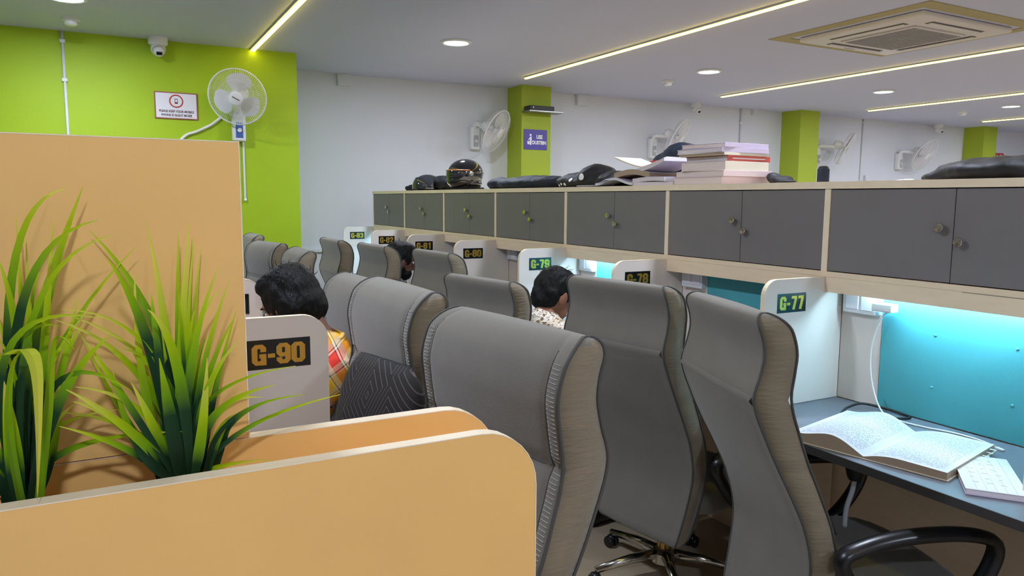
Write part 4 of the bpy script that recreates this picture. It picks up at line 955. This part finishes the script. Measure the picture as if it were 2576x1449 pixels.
def blade(parent, d, bend_name='leaf'):
    b, c, t_, w, yel = Vector(d[0:3]), Vector(d[3:6]), Vector(d[6:9]), d[9]*.001, d[10]
    n = 14; vs = []; fs = []; al = []; org = Vector(parent.location)
    for i in range(n+1):
        f = i/n; p = b*(1-f)**2+c*2*f*(1-f)+t_*f*f; tg = ((c-b)*(1-f)+(t_-c)*f).normalized()
        sd = tg.cross(Vector((random.uniform(-.05, .05), 1, .1))).normalized(); nm = sd.cross(tg)
        ww = w*.5*(min(1, .45+f*2.2))*(1-max(0, (f-.35)/.65)**1.5)+.0003
        p = p-org
        vs += [p-sd*ww, p+nm*ww*.35, p+sd*ww]; al += [f]*3
    for i in range(n): q = i*3; fs += [(q, q+1, q+4, q+3), (q+1, q+2, q+5, q+4)]
    me = bpy.data.meshes.new('leaf'); me.from_pydata(vs, [], fs)
    a = me.attributes.new('along', 'FLOAT', 'POINT'); a.data.foreach_set('value', al)
    me.polygons.foreach_set('use_smooth', [True]*len(me.polygons))
    return link('leaf', me, 'leaf', parent)
for lab, base, BL in (('artificial grass plant in front of the warm-lit panel, right of the two', (.05, .84, 1.0785), BLADES1), ('artificial grass plant at the left picture edge with a folded yellow blade', (-.087, .84, 1.0785), BLADES2)):
    t = thing('grass_plant', lab, 'plant', base, 0, 'artificial grass plants')
    MB().rbox(-.045, .045, -.04, .04, 0, .03, .006).build('foam_base', 'soil', t)
    st = MB()
    for k in range(12): st.tube([(random.uniform(-.014, .014), random.uniform(-.014, .014), .02), (random.uniform(-.02, .02), random.uniform(-.012, .012), .135)], .003, 5)
    o = st.build('stems', 'leaf', t); o['kind'] = 'stuff'
    for d in BL: blade(t, d)
    if base[0] < 0:
        for pts, w_, k0 in (([(-.087, .82, 1.2), (-.09, .79, 1.29), (-.082, .775, 1.352), (-.068, .77, 1.368)], .0035, .35), ([(-.083, .774, 1.362), (-.07, .769, 1.366), (-.064, .768, 1.345), (-.066, .77, 1.29), (-.071, .774, 1.226)], .0062, .95), ([(-.075, .82, 1.2), (-.06, .80, 1.30), (-.05, .79, 1.37), (-.035, .785, 1.36)], .004, .5)):
            P = smooth_path(pts, 5); vs = []; fs = []; al = []; org = Vector(base)
            for i, p in enumerate(P):
                f = i/(len(P)-1); ww = w_*(1-max(0, f-.35)/.66); p = p-org; vs += [p+Vector((-ww, 0, 0)), p+Vector((0, -.002, 0)), p+Vector((ww, 0, 0))]; al += [k0+.3*f]*3
            for i in range(len(P)-1): q = i*3; fs += [(q, q+1, q+4, q+3), (q+1, q+2, q+5, q+4)]
            me = bpy.data.meshes.new('leaf'); me.from_pydata(vs, [], fs); a = me.attributes.new('along', 'FLOAT', 'POINT'); a.data.foreach_set('value', al)
            link('leaf', me, 'leaf', t)

# ---------------------------------------------------------------- people
def person(label, hip, neck, head, face, pitch, shirt, skin, desk_z, hands, beard=False, sleeve=1.0, vis=.007, long=False, turn=0):
    face = math.radians(face); f = Vector((math.cos(face), math.sin(face), 0)); s = Vector((-math.sin(face), math.cos(face), 0)); up = Vector((0, 0, 1))
    org = Vector((hip[0], hip[1], 0)); t = thing('person', label, 'person', org)
    H = Vector(hip)-org; N = Vector(neck)-org; C = Vector(head)-org
    f0, s0 = f, s; q_ = Matrix.Rotation(math.radians(turn), 3, 'Z'); fh = q_ @ f; sh_ = q_ @ s
    hf = (fh*math.cos(pitch)-up*math.sin(pitch)); hu = (up*math.cos(pitch)+fh*math.sin(pitch))
    Rm = Matrix((hf, sh_, hu)).transposed()
    def h(a, b, c): return C+hf*a+sh_*b+hu*c
    mb = MB()
    chest = N*.72+H*.28-up*.02; waist = N*.3+H*.7
    mb.cap(H, .12, waist, .12); mb.cap(waist, .12, chest, .13); mb.cap(chest, .125, N-up*.03, .08)
    mb.cap(N-up*.02, .055, C-hu*.05-hf*.015, .052)
    mb.ell(h(-.008, 0, .012), (.098, .077, .105), 14, Rm); mb.ell(h(.035, 0, -.062), (.058, .055, .058), 12, Rm)
    mb.cap(h(.092, 0, .005), .009, h(.112, 0, -.035), .014); mb.ell(h(.07, 0, .03), (.03, .055, .018), 8, Rm)
    for k in (-1, 1): mb.ell(h(-.005, k*.08, -.015), (.022, .009, .033), 8, Rm)
    shirt_mb = MB(); shirt_mb.cap(H+up*.02, .145, waist, .145); shirt_mb.cap(waist, .145, chest, .152); shirt_mb.cap(chest, .15, N-up*.045, .095); 
    tr = MB(); tr.cap(H-up*.0, .15, H+up*.03, .148)
    for k, hd in ((-1, hands[0]), (1, hands[1])):
        sh = N+s*k*.165-up*.075; hd = Vector(hd)-org
        mid = (sh+hd)*.5; d = (hd-sh).length; el = mid+(s*k*.07-up*.12)*min(1, .45/max(d, .2)); el.z = max(el.z, desk_z+.062)
        shirt_mb.cap(N-up*.05, .085, sh, .075); shirt_mb.cap(sh, .072, el, .055)
        if sleeve > .9: shirt_mb.cap(el, .053, el*.35+hd*.65, .042)
        mb.cap(N-up*.06, .06, sh, .055); mb.cap(sh, .05, el, .042); mb.cap(el, .04, hd, .026)
        df = (hd-el); df.z = 0; df = df.normalized() if df.length > .01 else f; ds = Vector((-df.y, df.x, 0))
        palm = hd+df*.05; mb.ell(palm, (.05, .042, .016), 8, Matrix((df, ds, up)).transposed())
        for q, ln in enumerate((.062, .072, .068, .052)):
            o = palm+df*.04+ds*(.03-.02*q); m1 = o+df*ln*.55+up*.008; m2 = o+df*ln-up*.006; mb.cap(o, .0085, m1, .008); mb.cap(m1, .008, m2, .007)
        o = palm-df*.02-ds*k*(-.035); m1 = o+ds*k*.028+df*.025; mb.cap(o, .011, m1, .009); mb.cap(m1, .009, m1+df*.03, .008)
        hp = H+s*k*.09; kn = hp+f*.40+s*k*.04+up*(.53-H.z-.02); an = kn-f*.1; an.z = .1
        tr.cap(hp, .09, kn, .064); tr.cap(kn, .062, an, .046); mb.cap(hp, .07, kn, .05); mb.cap(kn, .048, an, .035)
        ft = an.copy(); ft.z = .04; mb.cap(ft-f*.03, .036, ft+f*.12, .03)
        sm = MB(); sm.cap(ft-f*.04, .042, ft+f*.14, .036)
        remesh(sm, 'shoe', 'black_plastic', .012, t, 2, lambda co, n: Vector((co[0], co[1], max(co[2], .003))))
    remesh(mb, 'body', skin, vis, t, 3)
    def wr(co, n):
        v = Vector(co)+org; return Vector(co)+Vector(n)*(noise.noise(v*16)*.006+noise.noise(v*40)*.002)
    remesh(shirt_mb, 'shirt', shirt, .01, t, 4, wr); remesh(tr, 'trousers', 'trousers', .014, t, 3)
    col = MB().tube([N+up*.0+(f*math.cos(a)*.06+s*math.sin(a)*.06)+up*(-.002-.02*math.cos(a)) for a in [2*PI*k/20 for k in range(20)]], .008, 8, True, 1.6).build('collar', shirt, t, True)
    hb = MB(); hb.ell(h(-.016, 0, .03), (.1, .087, .1), 14, Rm); hb.ell(h(-.045, 0, -.015), (.066, .08, .085), 12, Rm); hb.ell(h(.02, 0, .085), (.075, .07, .045), 12, Rm)
    if long:
        for k in (-1, 1): hb.ell(h(-.02, k*.06, -.02), (.055, .034, .065), 10, Rm)
    def hr(co, n):
        v = Vector(co)-C; a = noise.noise(Vector((v.dot(hf)*40, v.dot(sh_)*160, v.dot(hu)*25)))*.004+noise.noise(v*22)*.007; return Vector(co)+Vector(n)*a
    remesh(hb, 'hair', 'hair', .005, t, 3, hr)
    st = MB()
    for q in range(46):
        a = random.uniform(0, 2*PI); e = random.uniform(.2, 1.35); d = hf*math.cos(a)*math.cos(e)+sh_*math.sin(a)*math.cos(e)+hu*math.sin(e)
        p = C-hf*.016+hu*.03+Vector((0, 0, 0))+hf*d.dot(hf)*.096+sh_*d.dot(sh_)*.084+hu*d.dot(hu)*.098; sw = Vector((random.uniform(-1, 1), random.uniform(-1, 1), random.uniform(-.3, .6)))*.02
        st.tube([p, p+d*.012+sw*.4, p+d*.016+sw], [.0011, .0009, .0004], 4)
    o = st.build('stray_hair', 'hair', t); o['kind'] = 'stuff'
    for k in (-1, 1):
        MB().ell(h(.082, k*.031, .008), (.011, .013, .009), 8, Rm).build('eye', 'eye_white', t, True)
        MB().tube([h(.09, k*.015, .03), h(.092, k*.032, .034), h(.082, k*.05, .029)], .004, 6).build('eyebrow', 'hair', t, True)
    MB().tube([h(.086, -.022, -.07), h(.094, 0, -.068), h(.086, .022, -.07)], .0055, 6).build('mouth', 'lip', t, True)
    if beard:
        bb = MB(); bb.ell(h(.036, 0, -.075), (.062, .06, .052), 12, Rm); bb.ell(h(.005, .0, -.05), (.05, .074, .04), 10, Rm)
        remesh(bb, 'beard', 'hair', .007, t, 2, lambda co, n: Vector(co)+Vector(n)*noise.noise(Vector(co)*90)*.003)
    return t
person('person in a yellow and red plaid shirt bent over the left desk', (.55, 2.5, .535), (.60, 2.42, 1.03), (.515, 2.475, 1.155), 172, .55, 'plaid_shirt', 'skin', .75, ((.26, 2.62, .778), (.28, 2.27, .778)), long=True, turn=-42)
person('person in a pale printed shirt reading at seat G-79, seen from behind', (1.62, 2.83, .50), (1.715, 2.88, .965), (1.80, 2.915, 1.062), 5, .45, 'floral_shirt', 'skin', .75, ((2.08, 2.80, .778), (2.08, 3.1, .778)), sleeve=1)
person('bearded person in grey with dark hair half hidden behind partition G-81', (1.56, 4.66, .535), (1.62, 4.68, .96), (1.685, 4.69, 1.09), -5, .25, 'grey_shirt', 'skin_dark', .75, ((2.02, 4.55, .778), (2.02, 4.85, .778)), True)
# patterned cushion behind the plaid shirt
t = thing('seat_cushion', 'dark brown cushion with pale contour line pattern leaning on the second left chair', 'cushion', (.565, 1.80, .49), math.radians(12))
mb = MB(); rs = []
for i in range(21):
    a = i/20; zz = .6*a; ww = .19*(1-abs(2*a-1)**6*.35); th = .065*(1-abs(2*a-1)**3)+.008
    rs.append([(th*math.copysign(abs(math.cos(x))**.8, math.cos(x)), ww*math.copysign(abs(math.sin(x))**.6, math.sin(x)), zz) for x in [2*PI*k/36 for k in range(36)]])
mb.rings(rs).build('cushion_cover', 'contour_fabric', t, True)
t.rotation_euler = (0, math.radians(4), math.radians(12))

bpy.data.scenes.remove(BAKE)
